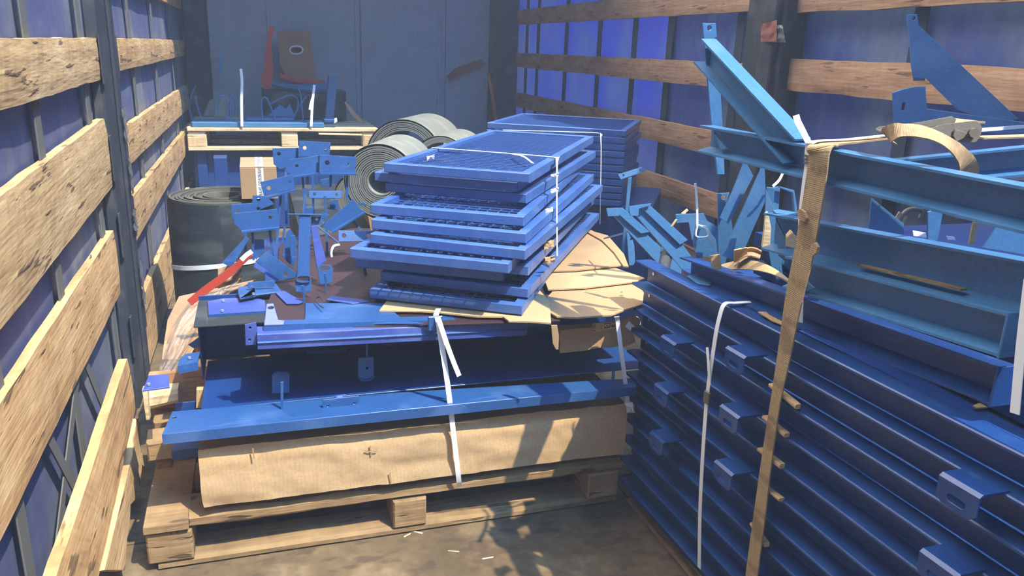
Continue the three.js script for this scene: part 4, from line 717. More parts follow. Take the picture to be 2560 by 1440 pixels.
  single('dark_bar', platePx([[470, 862], [556, 800], [640, 800], [650, 812], [520, 812], [486, 872]], V(0, 0, 2.0), new THREE.Vector3(0, 0.3, 1), 0.006), M.blue, 'dark slanting bar beneath the violet folded plate', 'steel bar');
}
{ // bracket pile
  const Z = new THREE.Vector3(0, 0.12, 1), deck = 0.568;
  // head plate, pale lower lip, posts down to a foot
  const mk = (label, D, head, o = {}) => {
    const b = new Thing('post_bracket', label, 'bracket', 'blue post brackets piled on the red sheet');
    const P = V(0, 0.7, D), h = b.add('head_plate', platePx(head, P, o.n || Z, 0.004, o.holes || []), o.mat || M.blue);
    if (o.lip) b.add('lip', prof([[0.003, 0.002], [-0.02, 0.0025], [-0.02, -0.0025], [0.003, -0.002]], onPlane(...o.lip[0], P, Z), onPlane(...o.lip[1], P, Z), WY), M.blue, h);
    (o.posts || []).forEach(([x0, y0, x1, y1, w = 0.007]) => { const a = onPlane(x0, y0, V(0, 0.7, D + 0.012), Z), c = onPlane(x1, y1, V(0, 0.7, D + 0.012), Z); b.add('post', prof([[-w / 2, -0.004], [w / 2, -0.004], [w / 2, 0.004], [-w / 2, 0.004]], a, c, WZ), M.blue); });
    (o.feet || []).forEach((q) => b.add('foot', platePx(q, V(0, 0.7, D + 0.02), Z, 0.004), o.footMat || M.blue));
    b.done();
  };
  mk('tall blue bracket head partly behind the carton in the pile', 2.72, [[681, 371], [746, 369], [746, 410], [700, 424], [684, 410]], { holes: [[697, 385, 0.006]] , posts: [[714, 418, 716, 560]] });
  mk('highest blue bracket head in the pile, in front of the pallet', 2.7, [[748, 352], [827, 356], [824, 390], [745, 392]], { holes: [[762, 370, 0.006], [814, 376, 0.004]], posts: [[780, 388, 784, 560]] });
  mk('blue bracket head right of the carton with slanted lower corner', 2.6, [[724, 398], [795, 389], [797, 432], [733, 442], [712, 425]], { holes: [[742, 415, 0.005]], lip: [[731, 442], [796, 432]], posts: [[756, 440, 764, 540], [766, 470, 757, 540]] });
  mk('rightmost blue bracket head in the pile with round hole', 2.58, [[799, 387], [891, 392], [888, 433], [798, 431]], { holes: [[818, 407, 0.008], [873, 411, 0.004]], lip: [[800, 433], [890, 434]], posts: [[827, 434, 826, 474], [868, 436, 867, 500]] });
  mk('slanting blue bracket head below the carton', 2.5, [[651, 455], [733, 436], [737, 471], [660, 492]], { holes: [[672, 470, 0.006], [724, 455, 0.005]], lip: [[665, 494], [738, 473]], posts: [[702, 484, 692, 610]] });
  mk('pale small two hole tab bracket high in the pile', 2.45, [[772, 477], [854, 477], [854, 496], [773, 495]], { holes: [[786, 485, 0.0045], [841, 487, 0.0045]], mat: M.blue, posts: [[813, 490, 818, 640]], n: new THREE.Vector3(0, 0.4, 1) });
  mk('dull blue bracket head behind the leftmost one', 2.42, [[578, 511], [630, 508], [632, 488], [664, 490], [686, 510], [640, 528], [600, 560], [580, 545]], { holes: [[594, 528, 0.006], [646, 522, 0.005], [646, 499, 0.005]], mat: M.blue, posts: [[614, 548, 614, 650]] });
  mk('leftmost blue bracket head with two thin posts', 2.36, [[584, 534], [693, 522], [697, 567], [605, 577], [586, 560]], { holes: [[676, 544, 0.005]], lip: [[604, 577], [698, 568]], posts: [[631, 578, 634, 650], [674, 574, 682, 640]], feet: [[[636, 598], [660, 598], [661, 628], [640, 650], [635, 640]]] });
  mk('tilted blue bracket head at the right edge of the pile', 2.38, [[806, 566], [882, 497], [906, 528], [828, 578]], { lip: [[828, 579], [910, 528]], posts: [[880, 548, 902, 574], [896, 508, 915, 512]] });
  mk('pale two hole tab bracket beside the panel stack', 2.2, [[846, 576], [934, 576], [934, 603], [846, 604]], { holes: [[860, 589, 0.006], [921, 588, 0.006]], mat: M.blue, posts: [[905, 600, 915, 700]], n: new THREE.Vector3(0, 0.5, 1) });
  mk('dark slanting plate bracket in the left front of the pile', 2.2, [[638, 654], [666, 628], [740, 681], [738, 694], [697, 702]], { mat: M.blue, holes: [[666, 650, 0.004], [714, 686, 0.006]] });
  mk('violet edged foot plate under the dark slanting plate', 2.17, [[637, 655], [700, 700], [690, 702], [634, 668]], { mat: M.blueSunlit });
  mk('short blue angle on the deck left of the central post', 2.1, [[620, 706], [687, 702], [687, 716], [620, 720]], { mat: M.blue, holes: [[629, 717, 0.003]] });
  mk('narrow blue blade bracket left of the central post', 2.3, [[706, 640], [716, 580], [726, 572], [742, 600], [735, 668], [718, 655]], { posts: [[712, 568, 706, 606, 0.006]] });
  mk('second narrow blue blade left of the central post', 2.27, [[726, 590], [738, 588], [742, 640], [736, 668], [728, 640]], { mat: M.blue });
  mk('dark leaning arm bracket above the red strap', 2.25, [[555, 657], [616, 591], [623, 598], [580, 668], [568, 664]], { mat: M.blue });
  mk('small cyan tipped plate right of the central post top', 2.4, [[798, 548], [807, 530], [824, 537], [806, 548]], { mat: M.blue });
  mk('blue plate fragment in the middle of the pile', 2.48, [[764, 520], [783, 518], [784, 535], [766, 540]], {});
  mk('blue back plate between the two upper heads', 2.66, [[800, 450], [822, 446], [822, 466], [806, 468]], {});
  mk('blue rear tab right of the central post', 2.5, [[826, 500], [844, 498], [848, 524], [824, 524]], {});
  // central posts with oval feet
  const c1 = new Thing('central_post', 'upright light blue channel post with oval slotted foot in the pile front', 'bracket');
  const Q = V(0, 0.65, 2.02), n1 = new THREE.Vector3(0, 0.25, 1);
  c1.add('post', platePx([[748, 536], [777, 536], [774, 690], [743, 690]], Q, n1, 0.02), M.blue); c1.add('top_plate', platePx([[719, 534], [806, 535], [806, 538], [720, 537]], Q.clone().addScaledVector(n1, 0.005), n1, 0.02), M.blue);
  c1.add('side_tab', platePx([[778, 540], [806, 540], [806, 560], [778, 563]], Q.clone().addScaledVector(n1, -0.015), n1, 0.004, [[792, 548, 0.004]]), M.blue);
  const ft = c1.add('foot', platePx([[738, 700], [742, 692], [772, 690], [778, 698], [778, 730], [740, 730]], Q.clone().addScaledVector(n1, 0.003), n1, 0.006, [[757, 698, 0.03, 0.009]]), M.blue); c1.add('foot_rim', ribbon([[741, 702], [743, 692], [757, 688], [772, 690], [776, 699], [772, 704], [745, 704], [741, 700]].map(([x, y]) => onPlane(x, y, Q.clone().addScaledVector(n1, 0.007), n1)), n1, 0.006, 0.002), M.blue, ft);
  c1.add('stem', platePx([[752, 714], [760, 714], [763, 735], [761, 802], [758, 802], [757, 735]], V(0, 0.6, 1.96), WZ, 0.004), M.blue); c1.done();
  const c2 = new Thing('central_post', 'leaning violet blue channel post with slotted foot right of the upright post', 'bracket');
  const Q2 = V(0, 0.65, 2.12);
  c2.add('post', platePx([[777, 567], [792, 563], [816, 652], [792, 668]], Q2, n1, 0.02), M.blueSunlit); c2.add('foot', platePx([[793, 666], [800, 661], [826, 662], [832, 670], [830, 708], [800, 712]], Q2.clone().addScaledVector(n1, 0.004), n1, 0.006, [[811, 671, 0.026, 0.01]]), M.blue); c2.add('stem', platePx([[809, 684], [814, 683], [818, 700], [816, 754], [812, 754], [812, 700]], V(0, 0.6, 2.04), WZ, 0.004), M.blue); c2.done();
  single('thin_rod', rod(at(794, 566, { D: 2.2 }), at(848, 608, { D: 2.15 }), 0.002), M.blue, 'thin grey wire slanting from the central posts to the right', 'rod');
  single('thin_rod', rod(at(886, 626, { D: 2.3 }), at(913, 668, { D: 2.2 }), 0.003), M.blue, 'short pale rod left of the panel stack', 'rod');
  single('white_hook', tube([at(848, 612, { D: 2.15 }), at(834, 616, { D: 2.14 }), at(828, 632, { D: 2.14 }), at(829, 642, { D: 2.14 })], 0.004), M.strap, 'bent white strap scrap at the right of the central posts', 'strap');
  single('wire_loop', tube([at(812, 756, { D: 1.9 }), at(800, 742, { D: 1.92 }), at(790, 746, { D: 1.93 }), at(796, 760, { D: 1.9 }), at(808, 770, { D: 1.86 })], 0.0015, 30), M.steelPost, 'thin dark wire loop on the light blue sheet', 'wire');
  single('primed_corner', platePx([[920, 540], [935, 548], [938, 572], [970, 585], [940, 590], [926, 574]], V(0, 0, 2.45), WZ, 0.004), M.paper, 'tan cardboard corner between the pile and the panel stack', 'cardboard');
  single('red_edge', platePx([[936, 590], [962, 576], [975, 582], [940, 600]], V(0, 0, 2.4), WZ, 0.004), M.redDull, 'dull red edge piece left of the panel stack', 'scrap');
}
{ // stacks of framed mesh panels
  const u = new THREE.Vector3(0.535, 0, -0.845), vv = new THREE.Vector3(-0.845, 0, -0.535);
  const panel = (name, label, group, W, Lg, mat, barLabel) => {            // local: near right top corner at the origin, x along vv, z against u
    const p = new Thing(name, label, 'mesh panel', group), s = 0.0245, B = (x0, x1, z0, z1) => box(new THREE.Vector3((x0 + x1) / 2, -s / 2, (z0 + z1) / 2), x1 - x0, s, z1 - z0, { b: 0.002 });
    p.add('frame_bar', B(0, W, 0, s), mat); p.add('frame_bar', B(0, W, Lg - s, Lg), mat); p.add('frame_bar', B(0, s, s, Lg - s), mat); p.add('frame_bar', B(W - s, W, s, Lg - s), mat);
    const wires = []; for (let i = 1; i < 14; i++) wires.push(new THREE.BoxGeometry(0.0028, 0.0028, Lg - s).translate(W * i / 14, -0.012, Lg / 2)); for (let i = 1; i < 34; i++) wires.push(new THREE.BoxGeometry(W - s, 0.0028, 0.0028).translate(W / 2, -0.009, Lg * i / 34));
    p.add('wire_mesh', wires, mat); const o = p.done(new THREE.Vector3()); scene.remove(o); return o;
  };
  const proto = panel('mesh_panel', '', 'framed blue mesh panels stacked on the cardboard', 0.4, 1.03, M.bluePanel, '');
  const put = (o, P, w0, tilt = 0) => { const X = vv.clone(), Z = u.clone(); if (w0) { X.applyAxisAngle(WY, w0); Z.applyAxisAngle(WY, w0); } X.applyAxisAngle(Z, tilt); const Y = Z.clone().cross(X); o.quaternion.setFromRotationMatrix(new THREE.Matrix4().makeBasis(X, Y, Z)); o.position.copy(P); scene.add(o); };
  const lab = ['topmost framed blue mesh panel of the strapped stack', 'second framed mesh panel from the top, set back to the left', 'third framed mesh panel from the top', 'fourth framed mesh panel from the top, its mesh showing below a gap', 'fifth framed mesh panel from the top', 'sixth framed mesh panel from the top', 'seventh framed mesh panel, duller and set back to the left', 'eighth framed mesh panel from the top', 'ninth framed mesh panel, standing out to the left', 'tenth framed mesh panel, second from the cardboard', 'lowest framed mesh panel, lying on the cardboard sheet'];
  const pxy = [[1325, 434], [1295, 456], [1317, 486], [1310, 542], [1316, 584], [1314, 625], [1272, 659], [1321, 666], [1259, 681], [1321, 722], [1306, 764]], yaw = [0, 0.02, -0.02, 0.03, 0, -0.03, 0.02, 0, 0.03, -0.02, 0.02];
  pxy.forEach(([x, y], i) => { const Y = 0.605 + 0.0296 * (10 - i); const o = i ? proto.clone() : proto; if (i) { o.name = numbered('mesh_panel'); o.traverse((k) => { if (k !== o) k.name = numbered(k.name.replace(/_\d{3}$/, '')); }); } o.userData = { ...o.userData, label: lab[i] }; put(o, at(x, y, { Y }), yaw[i]); });
  const rear = panel('mesh_panel', '', 'framed mesh panels in the shaded rear stack', 0.6, 0.62, M.bluePanel);
  for (let i = 0; i < 11; i++) { const o = i ? rear.clone() : rear; if (i) { o.name = numbered('mesh_panel'); o.traverse((k) => { if (k !== o) k.name = numbered(k.name.replace(/_\d{3}$/, '')); }); } o.userData = { ...o.userData, label: `${ord[i]} dark framed mesh panel counted from the top of the shaded rear stack` }; put(o, V(1.46, 0.6 + 0.0296 * (10 - i), 3.0), [0, 0.01, -0.01, 0.02, 0][i % 5]); }
  single('rear_crate', box(V(1.45, 0.285, 3.4), 0.7, 0.57, 0.55, { yaw: -0.56 }), M.blue, 'dark crate under the shaded rear panel stack', 'crate');
  // cardboard between
  const sheet = (label, p, Y, m) => single('cardboard_sheet', flatPx(p, Y, 0.005), m, label, 'cardboard');
  sheet('ragged cardboard sheet under the mesh panel stack', [[948, 775], [968, 749], [1050, 755], [1150, 768], [1290, 778], [1345, 720], [1374, 752], [1378, 806], [1325, 802], [1272, 801], [1257, 790], [1190, 789], [1085, 778], [1050, 776]], 0.577, M.card);
  sheet('lowest cardboard sheet right of the panel stack, with rounded front corner', [[1370, 778], [1368, 742], [1400, 706], [1588, 704], [1610, 730], [1606, 760], [1565, 772], [1528, 786], [1442, 792], [1392, 790]], 0.575, M.cardB);
  sheet('middle cardboard sheet right of the panel stack, pointed right corner', [[1362, 700], [1378, 676], [1530, 666], [1612, 694], [1592, 702], [1460, 718], [1370, 722]], 0.583, M.card);
  sheet('upper fan shaped cardboard sheet behind the middle one', [[1378, 676], [1412, 640], [1445, 577], [1478, 574], [1508, 592], [1540, 614], [1566, 662], [1535, 664], [1440, 674]], 0.591, M.cardB);
  sheet('narrow darker cardboard rim along the fan shaped sheet', [[1462, 576], [1470, 574], [1520, 588], [1560, 634], [1572, 666], [1560, 666], [1535, 630], [1505, 600]], 0.5965, M.cardD);
  // straps
  const s1 = new Thing('packing_strap', 'white plastic strap across the front of the mesh panel stack with curled end', 'strap', 'white plastic packing straps');
  const T = 0.9035, n0 = u.clone();
  s1.add('band', ribbon([at(1080, 369, { Y: T }), at(1240, 381, { Y: T }), at(1389, 394, { Y: T }), at(1392, 402, { D: 2.08 }), at(1392, 520, { D: 1.98 }), at(1393, 640, { D: 1.92 })], n0, 0.011, 0.0012, 5), M.strap);
  s1.add('tail', ribbon([at(1282, 385, { Y: T + 0.002 }), at(1310, 392, { Y: T + 0.012 }), at(1332, 408, { Y: T + 0.004 })], n0, 0.009, 0.001), M.strap); s1.done();
  const s2 = new Thing('packing_strap', 'white plastic strap across the rear of the mesh panel stacks', 'strap', 'white plastic packing straps');
  s2.add('band', ribbon([at(1258, 325, { Y: T }), at(1430, 330, { Y: T }), at(1500, 334, { Y: T }), onPlane(1502, 340, at(1501, 335, { Y: T }), WZ), onPlane(1500, 560, at(1501, 335, { Y: T }), WZ)], n0, 0.016, 0.0012, 5), M.strap); s2.done();
  // torn paper in the panel gaps
  [[1075, 393], [1385, 438], [1385, 475], [1370, 524], [1366, 572], [1370, 610], [1372, 648]].forEach(([x, y], i) => { const c = at(x, y, i ? { D: 2.06 - 0.03 * i } : { Y: 0.905 }); seed = 50 + i; single('paper_scrap', patch((a, b) => c.clone().add(new THREE.Vector3((a - 0.5) * (i > 3 ? 0.028 : 0.022), (b - 0.5) * (i > 3 ? 0.02 : 0.011) + 0.006 * (a - 0.5), 0.012 * fbm(a * 3 + i, b * 3, 99, 99, 2, 860 + i))), 6, 5, 0.0015), i > 3 ? M.card : M.white, i ? `${ord[i - 1]} torn packing scrap from the top between the panel edges by the white strap` : 'torn white scrap on the mesh near the left corner of the topmost panel', 'scrap', i ? 'torn scraps between the panel edges' : undefined); });
}
{ // folded cardboard hanging on the front, with print
  const c = new Thing('folded_cardboard', 'folded tan cardboard with dark print hanging on the load front below the sheets', 'cardboard');
  const q = ([x, y]) => [1360 + x * 0.1094, 780 + y * 0.1094];
  const main = platePx([[365, 530], [400, 420], [1100, 345], [1640, 215], [2050, 100], [2120, 110], [2220, 170], [2190, 320], [1990, 390], [2040, 520], [2100, 690], [1850, 800], [1700, 790], [1200, 830], [960, 885], [370, 945]].map(q), V(0, 0, 1.722), new THREE.Vector3(0, 0.08, 1), 0.005);
  c.add('front_flap', main, M.cardD);
  c.add('side_flap', platePx([[165, 310], [300, 305], [345, 560], [330, 865], [270, 860], [200, 720]].map(q), V(0, 0, 1.73), new THREE.Vector3(-0.25, 0.05, 1), 0.004), M.cardD);
  c.add('back_flap', platePx([[320, 305], [590, 290], [1640, 215], [1640, 300], [400, 420], [350, 520]].map(q), V(0, 0, 1.732), new THREE.Vector3(0, 0.2, 1), 0.004), M.cardD);
  const pr = patch((u, v) => onPlane(...q([mix(1110, 1650, u), mix(470 - 100 * u, 270 - 60 * u, v)]), V(0, 0, 1.7205), new THREE.Vector3(0, 0.08, 1)), 1, 1); pr.setAttribute('uv', new THREE.Float32BufferAttribute([0, 0, 0, 1, 1, 0, 1, 1], 2));
  c.add('print', pr, M.print);
  c.add('white_label', platePx([[1945, 205], [2080, 340], [2000, 350], [1985, 440], [1860, 335]].map(q), V(0, 0, 1.72), new THREE.Vector3(0, 0.08, 1), 0.001), M.white);
  c.add('tear', platePx([[2040, 130], [2130, 100], [2225, 170], [2210, 300], [2160, 290], [2170, 190], [2110, 200]].map(q), V(0, 0, 1.716), new THREE.Vector3(0.2, 0.2, 1), 0.003), M.palletNew);
  c.done();
}
{ // front straps
  const s = new Thing('packing_strap', 'white plastic strap with forked tail down the middle of the load front', 'strap', 'white plastic packing straps');
  const P = (x, y, D) => at(x, y, { D });
  s.add('band', ribbon([at(1096, 772, { Y: 0.585 }), at(1090, 789, { Y: 0.587 }), P(1094, 796, 1.716), P(1104, 860, 1.71), P(1119, 960, 1.705), P(1134, 1085, 1.704), P(1147, 1200, 1.716), P(1148, 1216, 1.73)], WX, 0.0128, 0.0012, 6), M.strap);
  s.add('tail', ribbon([P(1096, 796, 1.706), P(1112, 845, 1.7), P(1132, 900, 1.694), P(1148, 940, 1.69)], WX, 0.0115, 0.0012, 5), M.strap);
  s.add('corner_clip', box(P(1088, 808, 1.722), 0.034, 0.036, 0.008, { b: 0.002 }), M.blue); s.done();
  const r = new Thing('packing_strap', 'white plastic strap at the right end of the load front beside the angle beams', 'strap', 'white plastic packing straps');
  r.add('band', ribbon([at(1541, 792, { Y: 0.575 }), P(1543, 797, 1.712), P(1552, 870, 1.708), P(1564, 960, 1.708), P(1572, 1030, 1.71)], WX, 0.0115, 0.0012, 5), M.strap); r.done();
  single('white_scrap', platePx([[1560, 1008], [1582, 1006], [1584, 1032], [1577, 1018], [1566, 1016]], V(0, 0, 1.69), WZ, 0.001), M.white, 'small torn white scrap at the foot of the right front strap', 'scrap');
}

// ---------------------------------------------------------------- rear: rolls, carton, far pallet
{
  const r = new Thing('belt_roll', 'upright black rubber belting roll with white strap beside the left wall', 'rubber roll');
  const c = V(-0.145, 0.02, 3.24);
  r.add('winding', spiralRoll(0.055, 0.19, 12, 0.6, 0.0085).translate(c.x, c.y, c.z), M.rubberT);
  r.add('outer_wrap', new THREE.CylinderGeometry(0.2, 0.2, 0.594, 56, 1, true).translate(c.x, c.y + 0.297, c.z), M.rubber);
  { const pts = []; for (let i = 0; i <= 40; i++) { const a = i / 40 * 6.2832; pts.push(new THREE.Vector3(c.x + 0.2025 * Math.cos(a), 0.36 + 0.03 * Math.sin(a * 1 + 0.6), c.z + 0.2025 * Math.sin(a))); } r.add('strap', ribbon(pts, WY, 0.017, 0.002, 2), M.strap); }
  r.done();
  const b = new Thing('carton', 'small sealed cardboard carton with printed white tape on the black roll', 'carton');
  const A = at(599, 420, { D: 3.06 }), Bp = at(691, 420, { D: 3.06 }), h = A.y - 0.632, w = A.distanceTo(Bp), dd = 0.27, y0 = 0.632;
  const mid = A.clone().add(Bp).multiplyScalar(0.5);
  b.add('front_panel', box(new THREE.Vector3(mid.x, y0 + h / 2, mid.z), w, h, 0.004), M.cardD);
  b.add('body', box(new THREE.Vector3(mid.x, y0 + h / 2, mid.z - dd / 2 - 0.002), w - 0.002, h, dd), M.cardD);
  for (const k of [-1, 1]) b.add('lid_flap', box(new THREE.Vector3(mid.x, y0 + h + 0.002, mid.z - dd / 2 + k * dd / 4), w, 0.003, dd / 2 - 0.001), M.cardB);
  const tp = (fn) => { const g = patch(fn, 1, 1); return g; };
  const t1 = tp((u, v) => new THREE.Vector3(mid.x + (u - 0.5) * 0.028 + 0.004, y0 + h * v, mid.z + 0.0027)); t1.setAttribute('uv', new THREE.Float32BufferAttribute([0, 0.3, 0, 0.78, 1, 0.3, 1, 0.78], 2)); b.add('tape', t1, M.tape);
  const t2 = tp((u, v) => new THREE.Vector3(mid.x + (u - 0.5) * 0.028 + 0.004, y0 + h + 0.0042, mid.z - v * dd)); t2.setAttribute('uv', new THREE.Float32BufferAttribute([0, 0.5, 0, 0.9, 1, 0.5, 1, 0.9], 2)); b.add('tape', t2, M.tape); b.done();
  // lying rolls, faces to the camera
  const roll = (label, px, py, D, rad, turns, len, mat, yaw, r0 = 0.05, t = 0.0055) => { const q = new Thing('belt_roll', label, 'rubber roll'); const P = at(px, py, { D }); const g = spiralRoll(r0, rad - 0.01, turns, len, t).rotateX(-Math.PI / 2).rotateY(yaw).translate(P.x, P.y, P.z); q.add('winding', g, mat); q.add('outer_wrap', new THREE.CylinderGeometry(rad, rad, len - 0.004, 56, 1, true).rotateX(-Math.PI / 2).translate(0, 0, -len / 2).rotateY(yaw).translate(P.x, P.y, P.z), M.rubberG); q.done(); };
  roll('front grey belting roll lying with its wound face forward, left of the panels', 950, 455, 3.45, 0.166, 12, 0.42, M.rubberG, -0.4);
  roll('lower grey belting roll half hidden behind the front roll', 900, 500, 3.98, 0.14, 11, 0.3, M.rubberG, -0.4);
  roll('large shaded belting roll at the rear right of the far pallet', 1010, 402, 4.52, 0.235, 6, 0.5, M.rubberG, -0.5, 0.17);
  roll('smaller shaded belting roll behind the mesh panels', 1102, 416, 3.95, 0.155, 6, 0.4, M.rubberG, -0.5, 0.12);
  single('timber_chock', box(V(0.56, 0.414, 3.66), 0.16, 0.055, 0.3), M.plankR, 'brown timber chock under the front grey belting roll', 'chock');
  single('low_crate', box(V(0.56, 0.195, 4.1), 0.8, 0.38, 1.45), M.rubber, 'low dark crate carrying the grey belting rolls', 'crate');
}
{
  const k = new Thing('steel_crate', 'dark blue steel crate carrying the far wooden pallet', 'crate');
  k.add('body', box(V(0.16, 0.265, 5.72), 1.1, 0.52, 0.72), M.blueDeep);
  for (const x of [-0.34, 0.0, 0.34, 0.66]) k.add('rib', box(V(x, 0.265, 5.345), 0.06, 0.52, 0.03), M.blueDeep); k.done();
  single('blue_block', box(at(552, 412, { D: 5.1 }).setY(0.26), 0.075, 0.52, 0.12), M.blueDeep, 'upright blue block in the shade behind the carton', 'block');
  const p = new Thing('wooden_pallet', 'sunlit pale wooden pallet raised at the rear with stamped right block', 'pallet');
  const y = 0.53, d = 5.28, x0 = -0.41, x1 = 0.765;
  for (const dd of [0, 0.34, 0.68]) { p.add('bottom_board', box(V((x0 + x1) / 2, y + 0.011, d + dd + 0.05), x1 - x0, 0.022, 0.1), M.palletNew); [[x0 + 0.055, 0.11], [0.2, 0.1], [x1 - 0.05, 0.1]].forEach(([x, w], i) => { const b = p.add('block', box(V(x, y + 0.061, d + dd + 0.055), w, 0.078, 0.1), M.palletNew); if (i === 2 && !dd) { const g = patch((u, v) => V(x - 0.045 + 0.09 * u, y + 0.026 + 0.068 * v, d + 0.0035), 1, 1); g.setAttribute('uv', new THREE.Float32BufferAttribute([0, 0, 0, 1, 1, 0, 1, 1], 2)); p.add('stamp', g, M.stamp, b); } }); p.add('deck_board', box(V((x0 + x1) / 2, y + 0.131, d + dd + 0.06), x1 - x0, 0.022, 0.12), M.palletNew); }
  for (const x of [x0 + 0.055, 0.2, x1 - 0.05]) p.add('stringer', box(V(x, y + 0.11, d + 0.4), 0.1, 0.02, 0.78), M.palletNew);
  for (const dd of [0.2, 0.53]) p.add('deck_board', box(V((x0 + x1) / 2, y + 0.131, d + dd + 0.04), x1 - x0, 0.022, 0.1), M.palletNew);
  p.add('loose_slat', box(V(0.52, y + 0.104, d - 0.006), 0.28, 0.012, 0.02, { roll: -0.02 }), M.palletNew); p.done();
  const Y = y + 0.143;
  // goods on the far pallet
  const s = new Thing('base_plate_stack', 'dusty blue steel plates lying along the front of the far pallet', 'steel plate');
  s.add('plate', box(V(0.02, Y + 0.016, d + 0.14), 0.8, 0.03, 0.24), M.frame); s.add('plate', box(V(0.08, Y + 0.04, d + 0.22), 0.3, 0.016, 0.2, { yaw: 0.1 }), M.frame); s.done();
  const U = (pts, D, lbl) => single('wire_hoop', tube(pts.map(([x, yy]) => at(x, yy, { D })), 0.0055, 30), M.frame, lbl, 'hoop');
  U([[455, 300], [458, 240], [464, 218]], 5.5, 'leftmost bent rod standing on the far pallet');
  U([[480, 300], [474, 262], [484, 225], [490, 214]], 5.6, 'second bent rod from the left on the far pallet');
  U([[505, 300], [492, 262], [488, 240]], 5.45, 'short slanted rod on the far pallet beside the pale plates');
  U([[566, 300], [572, 262], [566, 246], [556, 240], [545, 250], [538, 292]], 5.42, 'wire hoop in front of the pale plates on the far pallet');
  U([[575, 294], [577, 250], [583, 242], [588, 252], [588, 290]], 5.5, 'small hoop left of the tall white strap on the far pallet');
  U([[657, 298], [655, 250], [662, 242], [668, 248], [690, 302]], 5.38, 'wire hoop under the hanging red strap on the far pallet');
  U([[670, 262], [730, 238], [745, 252], [735, 300]], 5.5, 'long bent rod crossing the curved plate on the far pallet');
  U([[728, 300], [762, 246], [768, 240]], 5.45, 'straight leaning rod right of the curved plate');
  U([[758, 300], [750, 232], [745, 222]], 5.42, 'steep rod beside the right white strap on the far pallet');
  const pale = new Thing('folded_plate', 'pale folded plate pair leaning on the far pallet left of the tall strap', 'steel plate');
  pale.add('face', platePx([[508, 290], [524, 250], [566, 238], [558, 290]], V(0, 0, 5.6), WZ, 0.008), M.rubberG); pale.add('face', platePx([[536, 290], [552, 246], [570, 240], [572, 290]], V(0, 0, 5.58), new THREE.Vector3(0.3, 0, 1), 0.008), M.rubberG); pale.done();
  single('curved_plate', patch((u, v) => at(680 + 140 * u, 206 + 6 * Math.sin(u * 3) + v * (10 + 26 * u) - 2 * u, { D: 5.75 - 0.06 * Math.sin(v * 3.14) }), 16, 6, 0.006), M.frame, 'curved blue sheet lying high across the far pallet', 'steel sheet');
  single('triangle_plate', platePx([[668, 290], [700, 262], [716, 272], [724, 258], [738, 292]], V(0, 0, 5.52), WZ, 0.008), M.frame, 'jagged blue plate group standing between the two white straps', 'steel plate');
  single('upright_box', box(at(827, 250, { D: 5.6 }), 0.06, 0.32, 0.05, { roll: -0.12 }), M.frame, 'tilted upright blue box section at the right of the far pallet', 'box section');
  const tp = new Thing('angle_offcut', 'short blue angle with a white tag on the right of the far pallet', 'offcut'); tp.add('body', box(at(826, 300, { D: 5.35 }), 0.085, 0.018, 0.06), M.blue); tp.add('tag', platePx([[836, 296], [842, 294], [843, 304], [836, 308]], V(0, 0, 5.31), WZ, 0.002), M.white); tp.done();
  const st = (lbl, pts) => { const q = new Thing('packing_strap', lbl, 'strap', 'white plastic packing straps'); pts.forEach((p, i) => q.add(i ? 'tail' : 'band', ribbon(p.map(([x, yy]) => at(x, yy, { D: 5.27 - 0.012 * i })), WX, i ? 0.013 : 0.016, 0.002, 4), M.strap)); q.done(); };
  st('taller white strap end standing up from the far pallet', [[[605, 316], [604, 250], [605, 200], [602, 172]]]);
  st('shorter forked white strap end standing on the far pallet', [[[778, 316], [781, 260], [786, 212]], [[784, 236], [777, 258], [774, 274]]]);
  const rs = new Thing('red_strap', 'bunched red strap hanging from above over the far pallet', 'strap');
  rs.add('band', ribbon([[680, 66], [672, 110], [672, 170], [666, 205], [668, 225]].map(([x, yy]) => at(x, yy, { D: 5.9 })), WX, [0.035, 0.03, 0.06, 0.075, 0.04], 0.01, 5), M.redStrap); rs.add('tail', ribbon([[668, 222], [670, 240], [678, 250]].map(([x, yy]) => at(x, yy, { D: 5.88 })), WX, 0.04, 0.008, 5), M.redStrap); rs.done();
  const hb = new Thing('handle_box', 'tall brown cardboard box with oval hand hole against the bulkhead', 'carton');
  hb.add('front_panel', platePx([[693, 78], [775, 76], [790, 206], [714, 192], [700, 160]], V(0, 0, 6.05), new THREE.Vector3(0, 0, 1), 0.006, [[740, 125, 0.09, 0.03]]), M.paper);
  hb.add('handle_ring', ribbon([[724, 125], [730, 117], [752, 117], [757, 125], [751, 133], [729, 133], [724, 125]].map(([x, yy]) => at(x, yy, { D: 6.04 })), WZ, 0.012, 0.01, 5), M.white);
  hb.add('back', platePx([[693, 78], [775, 76], [790, 206], [714, 192], [700, 160]], V(0, 0, 6.12), WZ, 0.006), M.paper); hb.done();
  single('dark_bale', box(V(0.33, 0.78, 5.88), 0.56, 0.2, 0.34, { b: 0.02 }), M.rubber, 'dark wrapped bale under the box with the hand hole', 'bale');
  single('red_strap', ribbon([[700, 188], [740, 200], [790, 204], [812, 206]].map(([x, yy]) => at(x, yy, { D: 5.98 })), WY, 0.03, 0.006, 4), M.redStrap, 'dull red strap lying under the box with the hand hole', 'strap');
  single('cyan_cord', ribbon([[554, 138], [551, 160], [553, 186]].map(([x, yy]) => at(x, yy, { D: 6.1 })), WX, 0.016, 0.004, 4), M.cyan, 'light blue cord hanging on the bulkhead left of the red strap', 'cord');
  single('thin_string', tube([[505, 148], [522, 154], [546, 145]].map(([x, yy]) => at(x, yy, { D: 6.15 })), 0.004, 16), M.rubberG, 'thin pale cord leading to the light blue cord', 'cord');
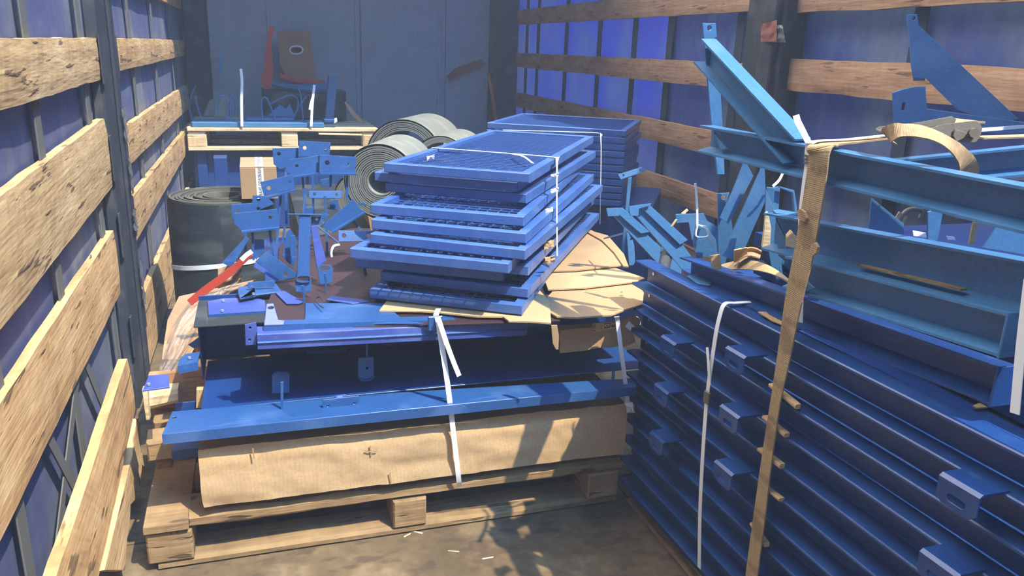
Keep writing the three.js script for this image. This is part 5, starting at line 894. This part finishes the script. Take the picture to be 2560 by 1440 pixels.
  single('tan_ribbon', ribbon([[862, 255], [884, 284], [905, 306]].map(([x, yy]) => at(x, yy, { D: 5.5 })), WX, [0.012, 0.03, 0.02], 0.003, 5), M.paper, 'frayed tan ribbon end above the right corner of the far pallet', 'ribbon');
  single('red_cover', platePx([[1120, 192], [1140, 172], [1150, 168], [1205, 148], [1214, 160], [1150, 188], [1128, 202]], V(0, 0, 6.24), WZ, 0.04), M.redDull, 'faint dull red cover on the bulkhead', 'cover');
  single('thin_pole', tube([...[[1222, 185], [1230, 230], [1240, 312]].map(([x, yy]) => at(x, yy, { D: 5.9 })), at(1250, 400, { D: 5.9 }).setY(0.01)], 0.014, 16), M.orange, 'thin rusty pole leaning in the rear right corner', 'pole');
}
{ // left gap: film, paper, red strap
  const lerp2 = (a, b, t) => [mix(a[0], b[0], t), mix(a[1], b[1], t)];
  const curve = (pts, t) => { const k = Math.min(pts.length - 2, Math.floor(t * (pts.length - 1))); return lerp2(pts[k], pts[k + 1], t * (pts.length - 1) - k); };
  const Lc = [[470, 758], [440, 800], [420, 850], [408, 890], [398, 925]], Rc = [[598, 702], [540, 760], [500, 810], [474, 870], [436, 928]];
  single('brown_paper', patch((v, u) => { const q = lerp2(curve([[448, 742], [420, 800], [404, 900]], v), curve([[640, 700], [560, 740], [470, 900]], v), u); return at(q[0], q[1], { D: mix(2.6, 2.2, v) + 0.05 * fbm(u * 4, v * 4, 99, 99, 3, 870) }); }, 16, 14, 0.002), M.paper, 'crumpled brown paper hanging behind the clear film at the left', 'paper');
  single('stretch_film', patch((v, u) => { const q = lerp2(curve(Lc, v), curve(Rc, v), u); return at(q[0], q[1], { D: mix(2.3, 2.02, v) - 0.05 * Math.sin(u * 3.1) + 0.05 * fbm(u * 7, v * 5, 99, 99, 3, 880) }); }, 40, 34), M.film, 'glossy clear stretch film draped at the left end of the load', 'stretch film');
  single('red_strap', ribbon([[474, 757], [515, 724], [560, 692], [600, 658], [628, 634]].map(([x, y], i) => at(x, y, { D: 2.25 - 0.02 * i })), WY, [0.02, 0.022, 0.022, 0.018, 0.014], 0.003, 5), M.redStrap, 'red strap stretched from the clear film up to the bracket pile', 'strap');
  single('white_tape_end', ribbon([[603, 650], [618, 636], [630, 628]].map(([x, y]) => at(x, y, { D: 2.14 })), WY, 0.012, 0.002, 4), M.strap, 'bright white strap end lying along the top of the red strap', 'strap');
  single('brown_paper', patch((u, v) => at(545 + 60 * u, 672 + 50 * v - 20 * u, { D: 2.4 + 0.04 * fbm(u * 4, v * 4, 99, 99, 3, 890) }), 10, 10, 0.002), M.paper, 'small crumpled brown paper under the bracket pile left side', 'paper');
}
renderer.render(scene, camera);
